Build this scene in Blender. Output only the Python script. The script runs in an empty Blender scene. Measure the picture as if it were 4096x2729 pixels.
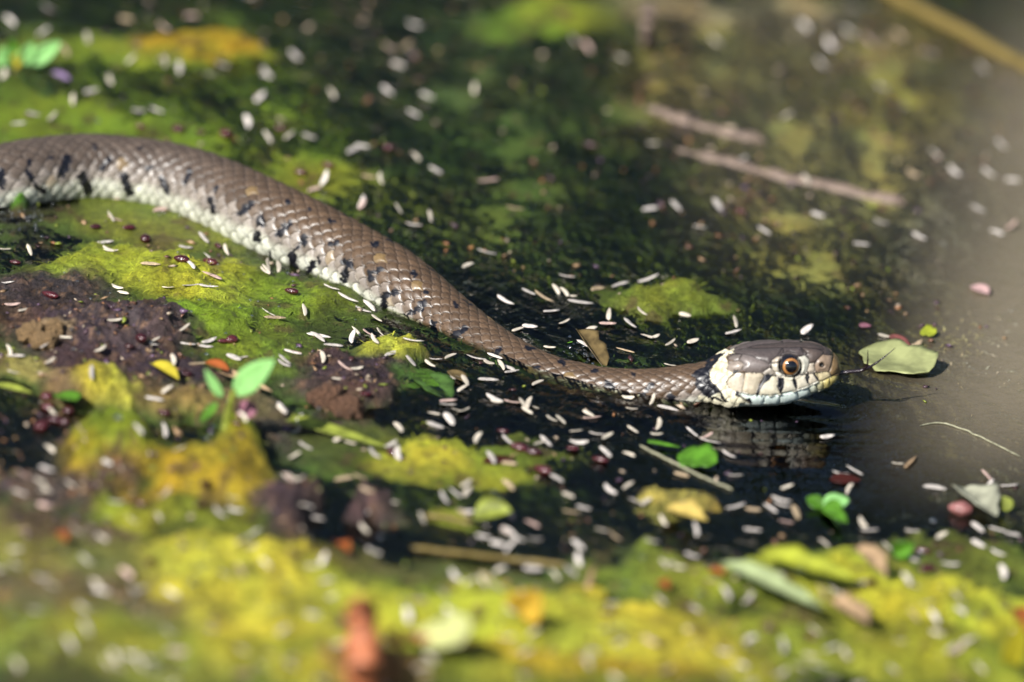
import bpy, math, random
import numpy as np
from mathutils import Matrix, Vector

# ------------------------------------------------------------------ camera
S = bpy.context.scene
TH = math.radians(20.0)          # camera looks 20 degrees down on the pond
RO = math.radians(7.0)           # and is held 7 degrees off level
DIST = 3.0
MPP = 6.0e-5                     # metres per photograph pixel at the focus distance
C0 = np.array([0, -DIST*math.cos(TH), DIST*math.sin(TH)])
FW = np.array([0, math.cos(TH), -math.sin(TH)])
R0 = np.array([1.0, 0, 0]); U0 = np.array([0, math.sin(TH), math.cos(TH)])
RT = math.cos(RO)*R0 + math.sin(RO)*U0
UP = -math.sin(RO)*R0 + math.cos(RO)*U0
cam = bpy.data.cameras.new('camera')
camo = bpy.data.objects.new('camera', cam)
S.collection.objects.link(camo)
camo.matrix_world = Matrix(((RT[0], UP[0], -FW[0], C0[0]), (RT[1], UP[1], -FW[1], C0[1]), (RT[2], UP[2], -FW[2], C0[2]), (0, 0, 0, 1)))
cam.sensor_width = 36.0; cam.sensor_fit = 'HORIZONTAL'
cam.lens = 36.0*DIST/(4096*MPP)
cam.clip_start = 0.05; cam.clip_end = 500
cam.dof.use_dof = True
cam.dof.focus_distance = 2.995
cam.dof.aperture_fstop = cam.lens/1000/0.058
S.camera = camo

# ------------------------------------------------------------------ sky, sun, exposure
SUN_EL = math.radians(38); SUN_AZ = math.radians(216)     # azimuth clockwise from +Y: behind-left of the camera
SD = np.array([math.sin(SUN_AZ)*math.cos(SUN_EL), math.cos(SUN_AZ)*math.cos(SUN_EL), math.sin(SUN_EL)])
W = bpy.data.worlds.new('World'); S.world = W; W.use_nodes = True
nt = W.node_tree; nt.nodes.clear()
sky = nt.nodes.new('ShaderNodeTexSky'); sky.sky_type = 'NISHITA'; sky.sun_disc = False
sky.sun_elevation = SUN_EL; sky.sun_rotation = SUN_AZ
bg = nt.nodes.new('ShaderNodeBackground'); bg.inputs[1].default_value = 0.07
wo = nt.nodes.new('ShaderNodeOutputWorld')
nt.links.new(sky.outputs[0], bg.inputs[0]); nt.links.new(bg.outputs[0], wo.inputs[0])
sl = bpy.data.lights.new('sun', 'SUN'); sl.energy = 5.0; sl.angle = math.radians(0.53); sl.color = (1.0, 0.965, 0.91)
so = bpy.data.objects.new('sun', sl); S.collection.objects.link(so)
so.rotation_mode = 'QUATERNION'; so.rotation_quaternion = Vector(SD).to_track_quat('Z', 'Y')
S.view_settings.view_transform = 'Standard'; S.view_settings.look = 'None'
S.view_settings.exposure = 0.55; S.view_settings.gamma = 1.0; S.view_settings.use_curve_mapping = False
S.render.engine = 'CYCLES'
S.cycles.use_denoising = True
S.cycles.sample_clamp_indirect = 6.0
S.cycles.caustics_reflective = False; S.cycles.caustics_refractive = False
S.cycles.transparent_max_bounces = 12

rng = np.random.default_rng(7); random.seed(7)

# ------------------------------------------------------------------ helpers
def ray(px, py):
    px = np.asarray(px, float); py = np.asarray(py, float)
    k = MPP/DIST
    return FW + (px[..., None]-2048)*k*RT - (py[..., None]-1364.5)*k*UP
def unp(px, py, z=0.0):
    d = ray(px, py); t = (np.asarray(z)-C0[2])/d[..., 2]
    return C0 + d*t[..., None]
def proj(P):
    v = P-C0; dz = v@FW; k = MPP/DIST
    return 2048+(v@RT)/dz/k, 1364.5-(v@UP)/dz/k
def hash2(ix, iy, seed):
    h = (ix.astype(np.int64)*374761393 + iy.astype(np.int64)*668265263 + seed*982451653) & 0xffffffff
    h = ((h ^ (h >> 13))*1274126177) & 0xffffffff
    h = (h ^ (h >> 16)) & 0xffffffff
    return h/4294967295.0
def vn(x, y, seed=0):
    ix = np.floor(x); iy = np.floor(y); fx = x-ix; fy = y-iy
    fx = fx*fx*fx*(fx*(fx*6-15)+10); fy = fy*fy*fy*(fy*(fy*6-15)+10)
    a = hash2(ix, iy, seed); b = hash2(ix+1, iy, seed); c = hash2(ix, iy+1, seed); d = hash2(ix+1, iy+1, seed)
    return (a*(1-fx)+b*fx)*(1-fy)+(c*(1-fx)+d*fx)*fy
def fbm(x, y, oct=4, seed=0, gain=0.5):
    s = 0; a = 1; t = 0
    for o in range(oct):
        s = s+a*vn(x*2**o+o*17.3, y*2**o-o*9.1, seed+o); t += a; a *= gain
    return s/t*2-1          # about -1..1
def sst(a, b, x):
    t = np.clip((x-a)/(b-a), 0, 1); return t*t*(3-2*t)
COL = S.collection
def mesh_obj(name, V, F, mat=None, parent=None, smooth=True, col=None, attrs=None):
    me = bpy.data.meshes.new(name)
    V = np.asarray(V, dtype=np.float32)
    if isinstance(F, np.ndarray):
        n = F.shape[1]
        me.vertices.add(len(V)); me.vertices.foreach_set('co', V.ravel())
        me.loops.add(F.size); me.loops.foreach_set('vertex_index', F.astype(np.int32).ravel())
        me.polygons.add(len(F)); me.polygons.foreach_set('loop_start', np.arange(0, F.size, n, dtype=np.int32))
        me.update(calc_edges=True)
    else:
        me.from_pydata([tuple(map(float, v)) for v in V], [], F)
    me.validate()
    if smooth: me.polygons.foreach_set('use_smooth', np.ones(len(me.polygons), bool))
    if col is not None:
        a = me.color_attributes.new('Col', 'FLOAT_COLOR', 'POINT')
        c = np.ones((len(V), 4), np.float32); c[:, :3] = col
        a.data.foreach_set('color', c.ravel())
    for k, v in (attrs or {}).items():
        a = me.attributes.new(k, 'FLOAT', 'POINT'); a.data.foreach_set('value', np.asarray(v, np.float32))
    o = bpy.data.objects.new(name, me); COL.objects.link(o)
    if mat: me.materials.append(mat)
    if parent is not None: o.parent = parent
    return o
def tag(o, label=None, cat=None, group=None, kind=None):
    if label: o['label'] = label
    if cat: o['category'] = cat
    if group: o['group'] = group
    if kind: o['kind'] = kind
    return o
def empty(name, loc):
    o = bpy.data.objects.new(name, None); COL.objects.link(o); o.location = [float(v) for v in loc]
    o.empty_display_size = 0.005
    return o
def grid_faces(nu, nv, wrap=False):
    i = np.arange(nu-1)[:, None]; j = np.arange(nv if wrap else nv-1)[None, :]
    jn = (j+1) % nv
    return np.stack([i*nv+j, i*nv+jn, (i+1)*nv+jn, (i+1)*nv+j], -1).reshape(-1, 4)

# ------------------------------------------------------------------ materials
def new_mat(name):
    m = bpy.data.materials.new(name); m.use_nodes = True
    n = m.node_tree; p = n.nodes['Principled BSDF']
    return m, n, p
def nd(n, t, **kw):
    x = n.nodes.new(t)
    for k, v in kw.items(): setattr(x, k, v)
    return x
def noise(n, scale, detail=3, co=None, rough=0.55):
    x = nd(n, 'ShaderNodeTexNoise'); x.inputs['Scale'].default_value = scale; x.inputs['Detail'].default_value = detail
    x.inputs['Roughness'].default_value = rough
    if co is not None: n.links.new(co, x.inputs['Vector'])
    return x
def ramp(n, src, a, b, lo=0.0, hi=1.0):
    r = nd(n, 'ShaderNodeMapRange'); r.inputs[1].default_value = a; r.inputs[2].default_value = b
    r.inputs[3].default_value = lo; r.inputs[4].default_value = hi
    n.links.new(src, r.inputs[0]); return r.outputs[0]
def mixc(n, fac, a, b, mode='MIX'):
    x = nd(n, 'ShaderNodeMix', data_type='RGBA', blend_type=mode)
    for s, v in ((0, fac), (6, a), (7, b)):
        if isinstance(v, bpy.types.NodeSocket): n.links.new(v, x.inputs[s])
        else: x.inputs[s].default_value = v if s == 0 else (*v, 1)
    return x.outputs[2]
def bump(n, h, strength, dist, normal=None):
    b = nd(n, 'ShaderNodeBump'); b.inputs['Strength'].default_value = strength; b.inputs['Distance'].default_value = dist
    n.links.new(h, b.inputs['Height'])
    if normal is not None: n.links.new(normal, b.inputs['Normal'])
    return b.outputs[0]

def mat_bed():
    m, n, p = new_mat('algae_and_mud')
    at = nd(n, 'ShaderNodeAttribute', attribute_name='Col')
    co = nd(n, 'ShaderNodeNewGeometry').outputs['Position']
    n1 = noise(n, 420, 6, co, 0.7); n2 = noise(n, 2200, 4, co, 0.7)
    f = ramp(n, n1.outputs[0], 0.3, 0.7, 0.45, 1.5)
    g = ramp(n, n2.outputs[0], 0.3, 0.7, 0.6, 1.4)
    mu = nd(n, 'ShaderNodeMath', operation='MULTIPLY'); n.links.new(f, mu.inputs[0]); n.links.new(g, mu.inputs[1])
    gr = nd(n, 'ShaderNodeCombineColor')
    for k in range(3): n.links.new(mu.outputs[0], gr.inputs[k])
    c = mixc(n, 1.0, at.outputs['Color'], gr.outputs[0], 'MULTIPLY')
    n3 = noise(n, 900, 3, co)
    c = mixc(n, ramp(n, n3.outputs[0], 0.62, 0.72, 0, 0.55), c, (0.06, 0.035, 0.015))
    n.links.new(c, p.inputs['Base Color'])
    p.inputs['Roughness'].default_value = 0.5
    n.links.new(ramp(n, n2.outputs[0], 0.35, 0.65, 0.25, 0.75), p.inputs['Roughness'])
    p.inputs['Specular IOR Level'].default_value = 0.35
    nr = bump(n, n1.outputs[0], 0.9, 0.0022); nr = bump(n, n2.outputs[0], 0.8, 0.0006, nr)
    n.links.new(nr, p.inputs['Normal'])
    return m
def mat_water():
    m, n, p = new_mat('pond_water')
    n.nodes.remove(p); out = n.nodes['Material Output']
    co = nd(n, 'ShaderNodeNewGeometry').outputs['Position']
    mp = nd(n, 'ShaderNodeMapping'); mp.inputs['Scale'].default_value = (1, 0.55, 1); n.links.new(co, mp.inputs[0])
    w1 = noise(n, 70, 2, mp.outputs[0]); w2 = noise(n, 330, 2, mp.outputs[0])
    calm = nd(n, 'ShaderNodeAttribute', attribute_name='chop')
    h1 = nd(n, 'ShaderNodeMath', operation='MULTIPLY'); n.links.new(w1.outputs[0], h1.inputs[0]); n.links.new(calm.outputs['Fac'], h1.inputs[1])
    b1 = bump(n, h1.outputs[0], 0.6, 0.0040)
    h2 = nd(n, 'ShaderNodeMath', operation='MULTIPLY'); n.links.new(w2.outputs[0], h2.inputs[0]); n.links.new(calm.outputs['Fac'], h2.inputs[1])
    b2 = bump(n, h2.outputs[0], 0.8, 0.0012, b1)
    tr = nd(n, 'ShaderNodeBsdfTransparent'); tr.inputs[0].default_value = (1, 1, 1, 1)
    si = nd(n, 'ShaderNodeBsdfDiffuse'); si.inputs[0].default_value = (0.30, 0.25, 0.17, 1)
    tu = nd(n, 'ShaderNodeAttribute', attribute_name='silt')
    mx = nd(n, 'ShaderNodeMixShader'); n.links.new(tu.outputs['Fac'], mx.inputs[0]); n.links.new(tr.outputs[0], mx.inputs[1]); n.links.new(si.outputs[0], mx.inputs[2])
    gl = nd(n, 'ShaderNodeBsdfGlossy'); gl.inputs['Roughness'].default_value = 0.02; n.links.new(b2, gl.inputs['Normal'])
    fr = nd(n, 'ShaderNodeFresnel'); fr.inputs[0].default_value = 1.33; n.links.new(b2, fr.inputs['Normal'])
    fin = nd(n, 'ShaderNodeMixShader'); n.links.new(fr.outputs[0], fin.inputs[0]); n.links.new(mx.outputs[0], fin.inputs[1]); n.links.new(gl.outputs[0], fin.inputs[2])
    n.links.new(fin.outputs[0], out.inputs[0])
    va = nd(n, 'ShaderNodeVolumeAbsorption'); va.inputs['Color'].default_value = (0.22, 0.30, 0.02, 1); va.inputs['Density'].default_value = 620
    n.links.new(va.outputs[0], out.inputs['Volume'])
    return m
def mat_skin():
    m, n, p = new_mat('snake_scales')
    at = nd(n, 'ShaderNodeAttribute', attribute_name='Col')
    co = nd(n, 'ShaderNodeNewGeometry').outputs['Position']
    n1 = noise(n, 1500, 4, co)
    f = ramp(n, n1.outputs[0], 0.3, 0.7, 0.82, 1.15)
    gr = nd(n, 'ShaderNodeCombineColor')
    for k in range(3): n.links.new(f, gr.inputs[k])
    n.links.new(mixc(n, 1.0, at.outputs['Color'], gr.outputs[0], 'MULTIPLY'), p.inputs['Base Color'])
    n.links.new(ramp(n, n1.outputs[0], 0.3, 0.7, 0.30, 0.46), p.inputs['Roughness'])
    p.inputs['Specular IOR Level'].default_value = 0.55
    n.links.new(bump(n, n1.outputs[0], 0.25, 0.0001), p.inputs['Normal'])
    return m
def mat_plain(name, c, rough=0.5, spec=0.4, var=0.25, nscale=700, bstr=0.4, bdist=0.0004, trans=0.0, rand=0.0, c2=None, coat=0.0):
    m, n, p = new_mat(name)
    co = nd(n, 'ShaderNodeTexCoord').outputs['Object']
    n1 = noise(n, nscale, 4, co)
    base = mixc(n, ramp(n, n1.outputs[0], 0.35, 0.65), tuple(x*(1-var) for x in c), c2 or tuple(min(1, x*(1+var)) for x in c))
    if rand:
        oi = nd(n, 'ShaderNodeObjectInfo')
        hs = nd(n, 'ShaderNodeHueSaturation')
        n.links.new(ramp(n, oi.outputs['Random'], 0, 1, 1-rand, 1+rand*0.35), hs.inputs['Value'])
        n.links.new(base, hs.inputs['Color']); base = hs.outputs[0]
    n.links.new(base, p.inputs['Base Color'])
    p.inputs['Roughness'].default_value = rough; p.inputs['Specular IOR Level'].default_value = spec
    p.inputs['Coat Weight'].default_value = coat; p.inputs['Coat Roughness'].default_value = 0.08
    n.links.new(bump(n, n1.outputs[0], bstr, bdist), p.inputs['Normal'])
    if trans:
        t = nd(n, 'ShaderNodeBsdfTranslucent'); n.links.new(base, t.inputs[0])
        mx = nd(n, 'ShaderNodeMixShader'); mx.inputs[0].default_value = trans
        n.links.new(p.outputs[0], mx.inputs[1]); n.links.new(t.outputs[0], mx.inputs[2])
        n.links.new(mx.outputs[0], n.nodes['Material Output'].inputs[0])
    return m

# ------------------------------------------------------------------ pond bed: algae mats, mud and silt
YEL = (0.56, 0.51, 0.045); YGR = (0.32, 0.35, 0.026); GRN = (0.17, 0.25, 0.016); DGR = (0.05, 0.085, 0.012)
DEEP = (0.006, 0.010, 0.005); PUR = (0.060, 0.036, 0.040); TAN = (0.34, 0.22, 0.11); SILT = (0.46, 0.38, 0.27)
OLI = (0.30, 0.26, 0.075); ORY = (0.42, 0.27, 0.012); BRN = (0.10, 0.055, 0.03); BGR = (0.10, 0.28, 0.012)
# photo x, photo y of the base, half width, half height, colour, height in mm, strength
BLOBS = [
 (700, 330, 1000, 330, GRN, -0.6, .9), (300, 560, 700, 200, GRN, 0.3, .9), (150, 60, 900, 110, DGR, -1.5, .9), (820, 190, 300, 60, ORY, 2.0, .9), (560, 210, 200, 50, YGR, 1.0, .6),
 (1100, 560, 450, 220, GRN, -0.2, .9), (1350, 760, 420, 150, YGR, -0.2, .6), (1750, 250, 650, 330, (0.070, 0.105, 0.026), -1.3, .95), (1900, 650, 600, 260, (0.085, 0.135, 0.020), -1.1, .9),
 (2150, 90, 300, 100, GRN, 0.0, .9), (2250, 60, 260, 70, YGR, 0.5, .6), (2450, 480, 300, 160, (.08, .12, .02), -1.2, .8), (2150, 950, 700, 300, (0.085, 0.125, 0.018), -1.4, .9),
 (3300, 380, 900, 430, OLI, -0.9, 1), (3000, 70, 700, 110, (0.32, 0.25, 0.14), -0.9, .7), (3500, 420, 380, 150, (0.33, 0.31, 0.06), -0.9, .8), (4050, 130, 260, 210, DGR, -2, 1), (4080, 520, 130, 160, (.05, .09, .012), -2, .7),
 (3450, 850, 700, 260, OLI, -0.9, .85), (3300, 1080, 600, 180, (0.24, 0.235, 0.055), -1.4, .9), (4000, 1050, 480, 520, SILT, -2.6, .95), (4000, 1600, 420, 330, SILT, -2.6, .9),
 (2650, 1050, 400, 130, (0.12, 0.16, 0.014), -1.2, .9), (2650, 1225, 430, 110, (0.11, 0.15, 0.016), -0.5, .9), (2600, 1230, 190, 60, (0.17, 0.20, 0.02), 2.0, .95), (2730, 1220, 170, 55, (0.20, 0.22, 0.02), 3.2, .9), (2520, 1240, 80, 30, (0.13, 0.15, 0.03), 1.0, .8), (2250, 1270, 400, 110, DGR, -3, .8), (2900, 1330, 420, 60, (0.10, 0.13, 0.015), -1.6, .8), (3720, 1330, 330, 70, (0.26, 0.23, 0.06), -1.8, .7),
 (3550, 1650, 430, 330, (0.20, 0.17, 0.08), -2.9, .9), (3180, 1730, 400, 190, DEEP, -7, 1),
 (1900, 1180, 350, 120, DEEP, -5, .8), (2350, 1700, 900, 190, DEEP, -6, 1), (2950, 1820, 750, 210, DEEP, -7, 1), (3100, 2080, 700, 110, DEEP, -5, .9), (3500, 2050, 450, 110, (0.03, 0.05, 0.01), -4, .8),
 (600, 880, 800, 120, (0.17, 0.19, 0.02), 0.6, .9), (90, 850, 260, 90, (.03, .03, .012), -1.5, .9), (130, 850, 75, 40, BGR, 5, .9),
 (720, 1110, 480, 90, YGR, 4.2, 1), (330, 1070, 200, 60, YGR, 2.5, .8), (900, 1300, 430, 110, (0.17, 0.25, 0.014), 5.0, 1), (1200, 1160, 260, 90, GRN, 1.5, .8), (1150, 1330, 200, 60, (0.10, 0.13, 0.015), 0.5, .7),
 (150, 1180, 360, 130, PUR, 2.0, .9), (330, 1390, 480, 150, PUR, 5.0, 1), (520, 1360, 260, 90, (0.075, 0.048, 0.045), 8.0, 1), (50, 1290, 160, 60, BRN, 2.5, .7), (180, 1385, 100, 35, TAN, 6, .9), (650, 1470, 250, 55, PUR, 3, 1),
 (1100, 1430, 330, 70, (0.13, 0.18, 0.015), 1.5, 1), (1420, 1500, 330, 95, PUR, 1.5, 1), (1600, 1420, 130, 35, YEL, 3, .8), (1330, 1560, 300, 60, (0.08, 0.045, 0.04), 2.5, .9), (1720, 1540, 140, 70, BGR, -0.5, .6),
 (120, 1510, 240, 50, OLI, 2, .9), (330, 1580, 230, 70, TAN, 6, .8), (700, 1580, 420, 60, (0.16, 0.10, 0.06), 3, .8), (800, 1640, 300, 60, (0.28, 0.19, 0.06), 3, .8), (120, 1760, 330, 160, (.035, .03, .018), -1, 1), (620, 1830, 300, 110, (.03, .03, .014), -2, 1),
 (430, 1600, 110, 60, YEL, 8, .9), (430, 1880, 260, 130, ORY, 6, 1), (480, 1830, 230, 120, (0.20, 0.25, 0.012), 10, 1), (700, 1860, 130, 70, (0.07, 0.10, 0.01), 4, .8),
 (905, 1880, 140, 120, (0.24, 0.29, 0.012), 11, 1), (850, 1960, 300, 110, (0.46, 0.33, 0.02), 7, 1), (200, 1970, 360, 110, (0.09, 0.055, 0.045), 3, .9), (420, 2020, 130, 60, BRN, 4, .8),
 (1180, 1740, 330, 110, PUR, 1.5, .7), (1350, 1800, 240, 80, (0.09, 0.12, 0.015), 1.0, .8), (1850, 1830, 380, 110, YGR, 0.4, 1), (1700, 1850, 200, 60, YEL, 1.0, .8), (1780, 2000, 260, 80, (0.10, 0.15, 0.012), -0.5, .9), (2200, 1800, 330, 60, (0.14, 0.17, 0.015), -.3, .7),
 (1170, 2080, 190, 120, PUR, 7, 1), (1430, 2100, 160, 110, (0.10, 0.055, 0.06), 9, 1), (1480, 2150, 300, 60, DEEP, -3, .9), (1310, 2060, 60, 110, DEEP, -3, 1), (1950, 2130, 500, 90, (.05, .055, .016), -2.2, .9), (1800, 2080, 180, 55, YGR, 0.5, .7),
 (2300, 2130, 450, 110, (0.05, 0.06, 0.016), -2, .9), (2720, 2060, 230, 65, (0.38, 0.30, 0.06), 1.5, .95), (3900, 2050, 300, 60, (0.16, 0.14, 0.08), -1, .7), (3300, 2190, 450, 60, (0.03, 0.05, 0.008), -2, .8),
 (350, 2230, 700, 130, (0.24, 0.23, 0.05), 3, .9), (250, 2150, 300, 70, (0.10, 0.06, 0.045), 3, .8), (700, 2080, 330, 60, YGR, 4, .8), (1000, 2330, 500, 170, YEL, 6, 1), (1180, 2290, 220, 110, (0.66, 0.58, 0.05), 8, .9), (350, 2420, 500, 130, (0.20, 0.15, 0.06), 3, .8),
 (400, 2620, 700, 170, (0.26, 0.28, 0.04), 4, .9), (150, 2700, 300, 80, (0.06, 0.07, 0.02), 1, .8), (1500, 2290, 350, 60, (0.15, 0.13, 0.04), 2, .7), (2000, 2300, 500, 70, (0.12, 0.13, 0.03), 0.3, .7), (1300, 2560, 600, 220, YEL, 6, .95),
 (2050, 2560, 700, 190, (0.50, 0.53, 0.04), 6, 1), (2700, 2330, 400, 100, (0.24, 0.29, 0.03), 3, .9), (3050, 2370, 350, 90, YGR, 6, .9), (2700, 2600, 500, 190, YEL, 7, .95), (3650, 2450, 600, 180, (0.58, 0.56, 0.04), 8, 1), (3950, 2260, 400, 100, (0.14, 0.17, 0.02), 2, .9),
 (3300, 2620, 500, 130, (0.32, 0.34, 0.03), 4, .9), (3900, 2680, 400, 110, YGR, 6, .9), (2300, 2720, 600, 70, ORY, 6, .6), (1900, 2760, 3000, 60, (0.28, 0.28, 0.02), 6, .7), (3200, 2560, 120, 40, BRN, 5, .7), (1500, 2730, 200, 90, (0.30, 0.12, 0.05), 8, .8),
]
_bl = []
for (bx, by, rx, ry, c, h, s) in BLOBS:
    w = unp(bx, by, 0.0); e = unp(bx+rx, by+rx*math.tan(RO), 0.0); f = unp(bx, by-ry, 0.0)
    if -3 < h < 0: h = h*0.2+0.06
    _bl.append((w[0], w[1], abs(e[0]-w[0]), abs(f[1]-w[1]), np.array(c), h*1e-3, s))
def bed(x, y, want_col=False):
    wx = x+0.007*fbm(x*60, y*40, 3, 11)+0.002*fbm(x*300, y*200, 2, 12)
    wy = y+0.014*fbm(x*60, y*40, 3, 21)+0.004*fbm(x*300, y*200, 2, 22)
    h = np.full(x.shape, -0.0003); c = np.zeros(x.shape+(3,)); c[...] = DGR
    am = np.full(x.shape, 0.15); mud = np.zeros(x.shape)
    for (cx, cy, rx, ry, bc, bh, s) in _bl:
        near = (np.abs(wx-cx) < rx*1.3) & (np.abs(wy-cy) < ry*1.3)
        if not near.any(): continue
        d = np.sqrt(((wx[near]-cx)/rx)**2+((wy[near]-cy)/ry)**2)
        if bh > 0.003: mh = 1-sst(0.05, 1.3, d)
        else: mh = 1-sst(0.5, 1.25, d)
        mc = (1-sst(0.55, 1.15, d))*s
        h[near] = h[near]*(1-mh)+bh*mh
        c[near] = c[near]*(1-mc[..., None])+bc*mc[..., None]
        mud[near] = mud[near]*(1-mc)+mc*(1.0 if (bc[0] > bc[1]*1.25 and bc[0] < 0.2 and bh > -1e-3) else 0.0)
        am[near] = am[near]*(1-mh)+(1.0 if bh > 0.001 else (0.05 if bc[0] > .2 else 0.11))*mh
    h = h+am*(0.0016*fbm(x*110, y*80, 4, 31)+0.0007*fbm(x*480, y*400, 3, 41))
    h = h+mud*(0.0012*fbm(x*420, y*330, 4, 131, .65)+0.0008*np.abs(fbm(x*900+y*300, y*700, 2, 133)))
    rad = np.sqrt(x*x+(y*0.8)**2)
    bank = sst(1.2, 2.2, rad)
    h = h*(1-bank)+bank*(0.12+0.05*fbm(x*1.2, y*1.2, 3, 51))
    far = sst(0.35, 0.6, rad); h = h-0.01*far*(1-bank)
    if not want_col: return h
    n1 = fbm(x*140, y*90, 4, 61); n2 = fbm(x*55, y*30, 3, 71)
    c = c*np.clip(1+0.5*n1+0.25*n2, 0.25, 1.9)[..., None]
    hue = 0.5*fbm(x*90, y*50, 3, 81)
    c[..., 0] *= 1+0.45*hue; c[..., 2] *= 1-0.4*hue
    bits = sst(0.32, 0.5, fbm(x*260, y*150, 3, 91))*0.6
    c = c*(1-bits[..., None])+np.array([0.09, 0.05, 0.025])*bits[..., None]
    sp = sst(.2, .55, fbm(x*800, y*600, 3, 141))*mud
    c = c*(1-sp[..., None]*.7)+np.array([.24, .14, .08])*(sp*.7)[..., None]
    sp = sst(.3, .6, fbm(x*500, y*300, 3, 151))*mud; c = c*(1-sp[..., None]*.6)+np.array([.02, .014, .03])*(sp*.6)[..., None]
    return h, np.clip(c, 0.002, 0.75)
def surf_z(x, y): return np.maximum(bed(np.atleast_1d(np.asarray(x, float)), np.atleast_1d(np.asarray(y, float))), 0.0)
def on_ground(px, py, lift=0.0):
    """where the line of sight through a photo pixel first meets bed or water"""
    zs = np.linspace(0.022, 0.0, 45)
    P = unp(np.full(45, float(px)), np.full(45, float(py)), zs)
    s = surf_z(P[:, 0], P[:, 1])
    k = np.argmax(s >= zs-1e-6) if (s >= zs-1e-6).any() else 44
    p = P[k].copy(); p[2] = max(s[k], 0.0)+lift
    return p
def axis_out(lo, hi, step, far):
    a = list(np.arange(lo, hi+step/2, step)); g = step
    x = a[-1]
    while x < far: g *= 1.22; x += g; a.append(x)
    g = step; x = a[0]
    while x > -far: g *= 1.22; x -= g; a.insert(0, x)
    return np.array(a)
corners = unp(np.array([0, 4096, 0, 4096]), np.array([0, 0, 2729, 2729]), 0.0)
X0, X1 = corners[:, 0].min()-0.012, corners[:, 0].max()+0.012
Y0, Y1 = corners[:, 1].min()-0.03, corners[:, 1].max()+0.03
gx = axis_out(X0, X1, 0.0006, 60.0); gy = axis_out(Y0, Y1, 0.0008, 60.0)
GX, GY = np.meshgrid(gx, gy)
GH, GC = bed(GX, GY, True)
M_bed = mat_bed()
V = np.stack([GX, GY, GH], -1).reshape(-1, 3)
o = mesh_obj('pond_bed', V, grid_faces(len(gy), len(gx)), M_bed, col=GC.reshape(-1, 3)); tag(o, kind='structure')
del V, GX, GY, GH, GC

# ------------------------------------------------------------------ snake: layout
PX = MPP
TOPS = [(-900, 1010, 120, -0.95), (-600, 850, 128, -0.75), (-330, 700, 132, -0.2), (-150, 625, 135, .3), (0, 580, 137, .56), (191, 549, 137, .64), (383, 540, 137, .66), (526, 552, 138, .66), (670, 571, 140, .66), (813, 605, 144, .66), (957, 660, 148, .63), (1153, 750, 152, .58), (1378, 864, 150, .42), (1474, 917, 147, .35), (1665, 1032, 140, .27), (1857, 1195, 128, -.2), (2006, 1314, 117, -.5), (2108, 1378, 110, -.62), (2210, 1426, 104, -.64), (2312, 1454, 99, -.6), (2414, 1474, 95, -.5), (2516, 1481, 92, -.32), (2618, 1480, 90, -.07), (2720, 1467, 91, .24)]
keys = []
tp = np.array([(a, b) for a, b, _, _ in TOPS], float)
tg = np.gradient(tp, axis=0)
for k, (a, b, r, zr) in enumerate(TOPS):
    t = tg[k]/np.linalg.norm(tg[k])
    nx, ny = -t[1], t[0]
    c = unp(a+nx*r, b+ny*r, zr*r*PX)
    keys.append([*c, r*PX, r*PX, 0.0])
# tail end, out of the frame and under water
tail = [[-0.36, 0.02, -0.011, .0055, .0055, 0], [-0.42, 0.07, -0.012, .0042, .0042, 0], [-0.45, 0.14, -0.012, .0028, .0028, 0], [-0.43, 0.21, -0.012, .0012, .0012, 0]]
keys = [tail[3], tail[2], tail[1], tail[0]]+keys
# head: profile read off the photograph in the head's own mid plane
HY = math.radians(3.0)
hf = np.array([math.cos(HY), math.sin(HY), 0]); hl = np.array([math.sin(HY), -math.cos(HY), 0])
HP = unp(3050, 1609, 0.0)
def hz(x, y): return 2750+np.asarray(x, float)/3.6215, 1330+np.asarray(y, float)/3.6215
def to_plane(px, py, off):
    d = ray(px, py); o_ = HP+hl*off
    t = ((o_-C0)@hl)/(d@hl); return C0+d*t[..., None]
HST = [  # zoomed x, top y, bottom y (None: below water), half width mm
 (330, 430, None, 6.3), (520, 325, None, 7.4), (700, 243, None, 8.3), (860, 203, 1012, 8.7), (1050, 183, 1012, 8.7), (1250, 170, 1006, 8.2), (1450, 160, 996, 7.4), (1650, 158, 945, 6.5), (1850, 176, 850, 5.6), (2020, 240, 775, 4.9), (2140, 312, 720, 4.4), (2235, 372, 655, 4.0)]
for (zx, ty, by, w) in HST:
    p = to_plane(*hz(zx, ty), 0.0)
    zt = p[2]-0.0003
    if by is None: zb = -0.0012
    else: zb = to_plane(*hz(zx, by), w*1e-3*0.5)[2]-0.0011
    a = (p-HP)@hf
    c = HP+hf*a; c[2] = (zt+zb)/2
    blend = float(np.clip((zx-250)/500, 0, 1))
    keys.append([*c, w*1e-3, (zt-zb)/2, blend])
keys = np.array(keys)
seg = np.linalg.norm(np.diff(keys[:, :3], axis=0), axis=1); ks = np.concatenate([[0], np.cumsum(seg)])
def interp_keys(s):
    m = np.gradient(keys, ks, axis=0)
    i = np.clip(np.searchsorted(ks, s, 'right')-1, 0, len(ks)-2)
    h = (ks[i+1]-ks[i])[:, None]; t = ((s-ks[i])[:, None])/h
    return (2*t**3-3*t**2+1)*keys[i]+(t**3-2*t**2+t)*h*m[i]+(-2*t**3+3*t**2)*keys[i+1]+(t**3-t**2)*h*m[i+1]
NB = 4+len(TOPS)
s_frame = ks[4+2]; s_head = ks[NB]; s_end = ks[-1]
tip = 0.0032
s_all = np.concatenate([np.arange(0.0, s_frame, 0.0016), np.arange(s_frame, s_head, 0.00029), np.arange(s_head, s_end-tip, 0.00014), s_end-tip+tip*np.sin(np.linspace(0, math.pi/2, 46))[:-1]])
K = interp_keys(s_all)
cen = K[:, :3]; hw = K[:, 3].copy(); hh = K[:, 4].copy(); hb = np.clip(K[:, 5], 0, 1)
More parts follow.
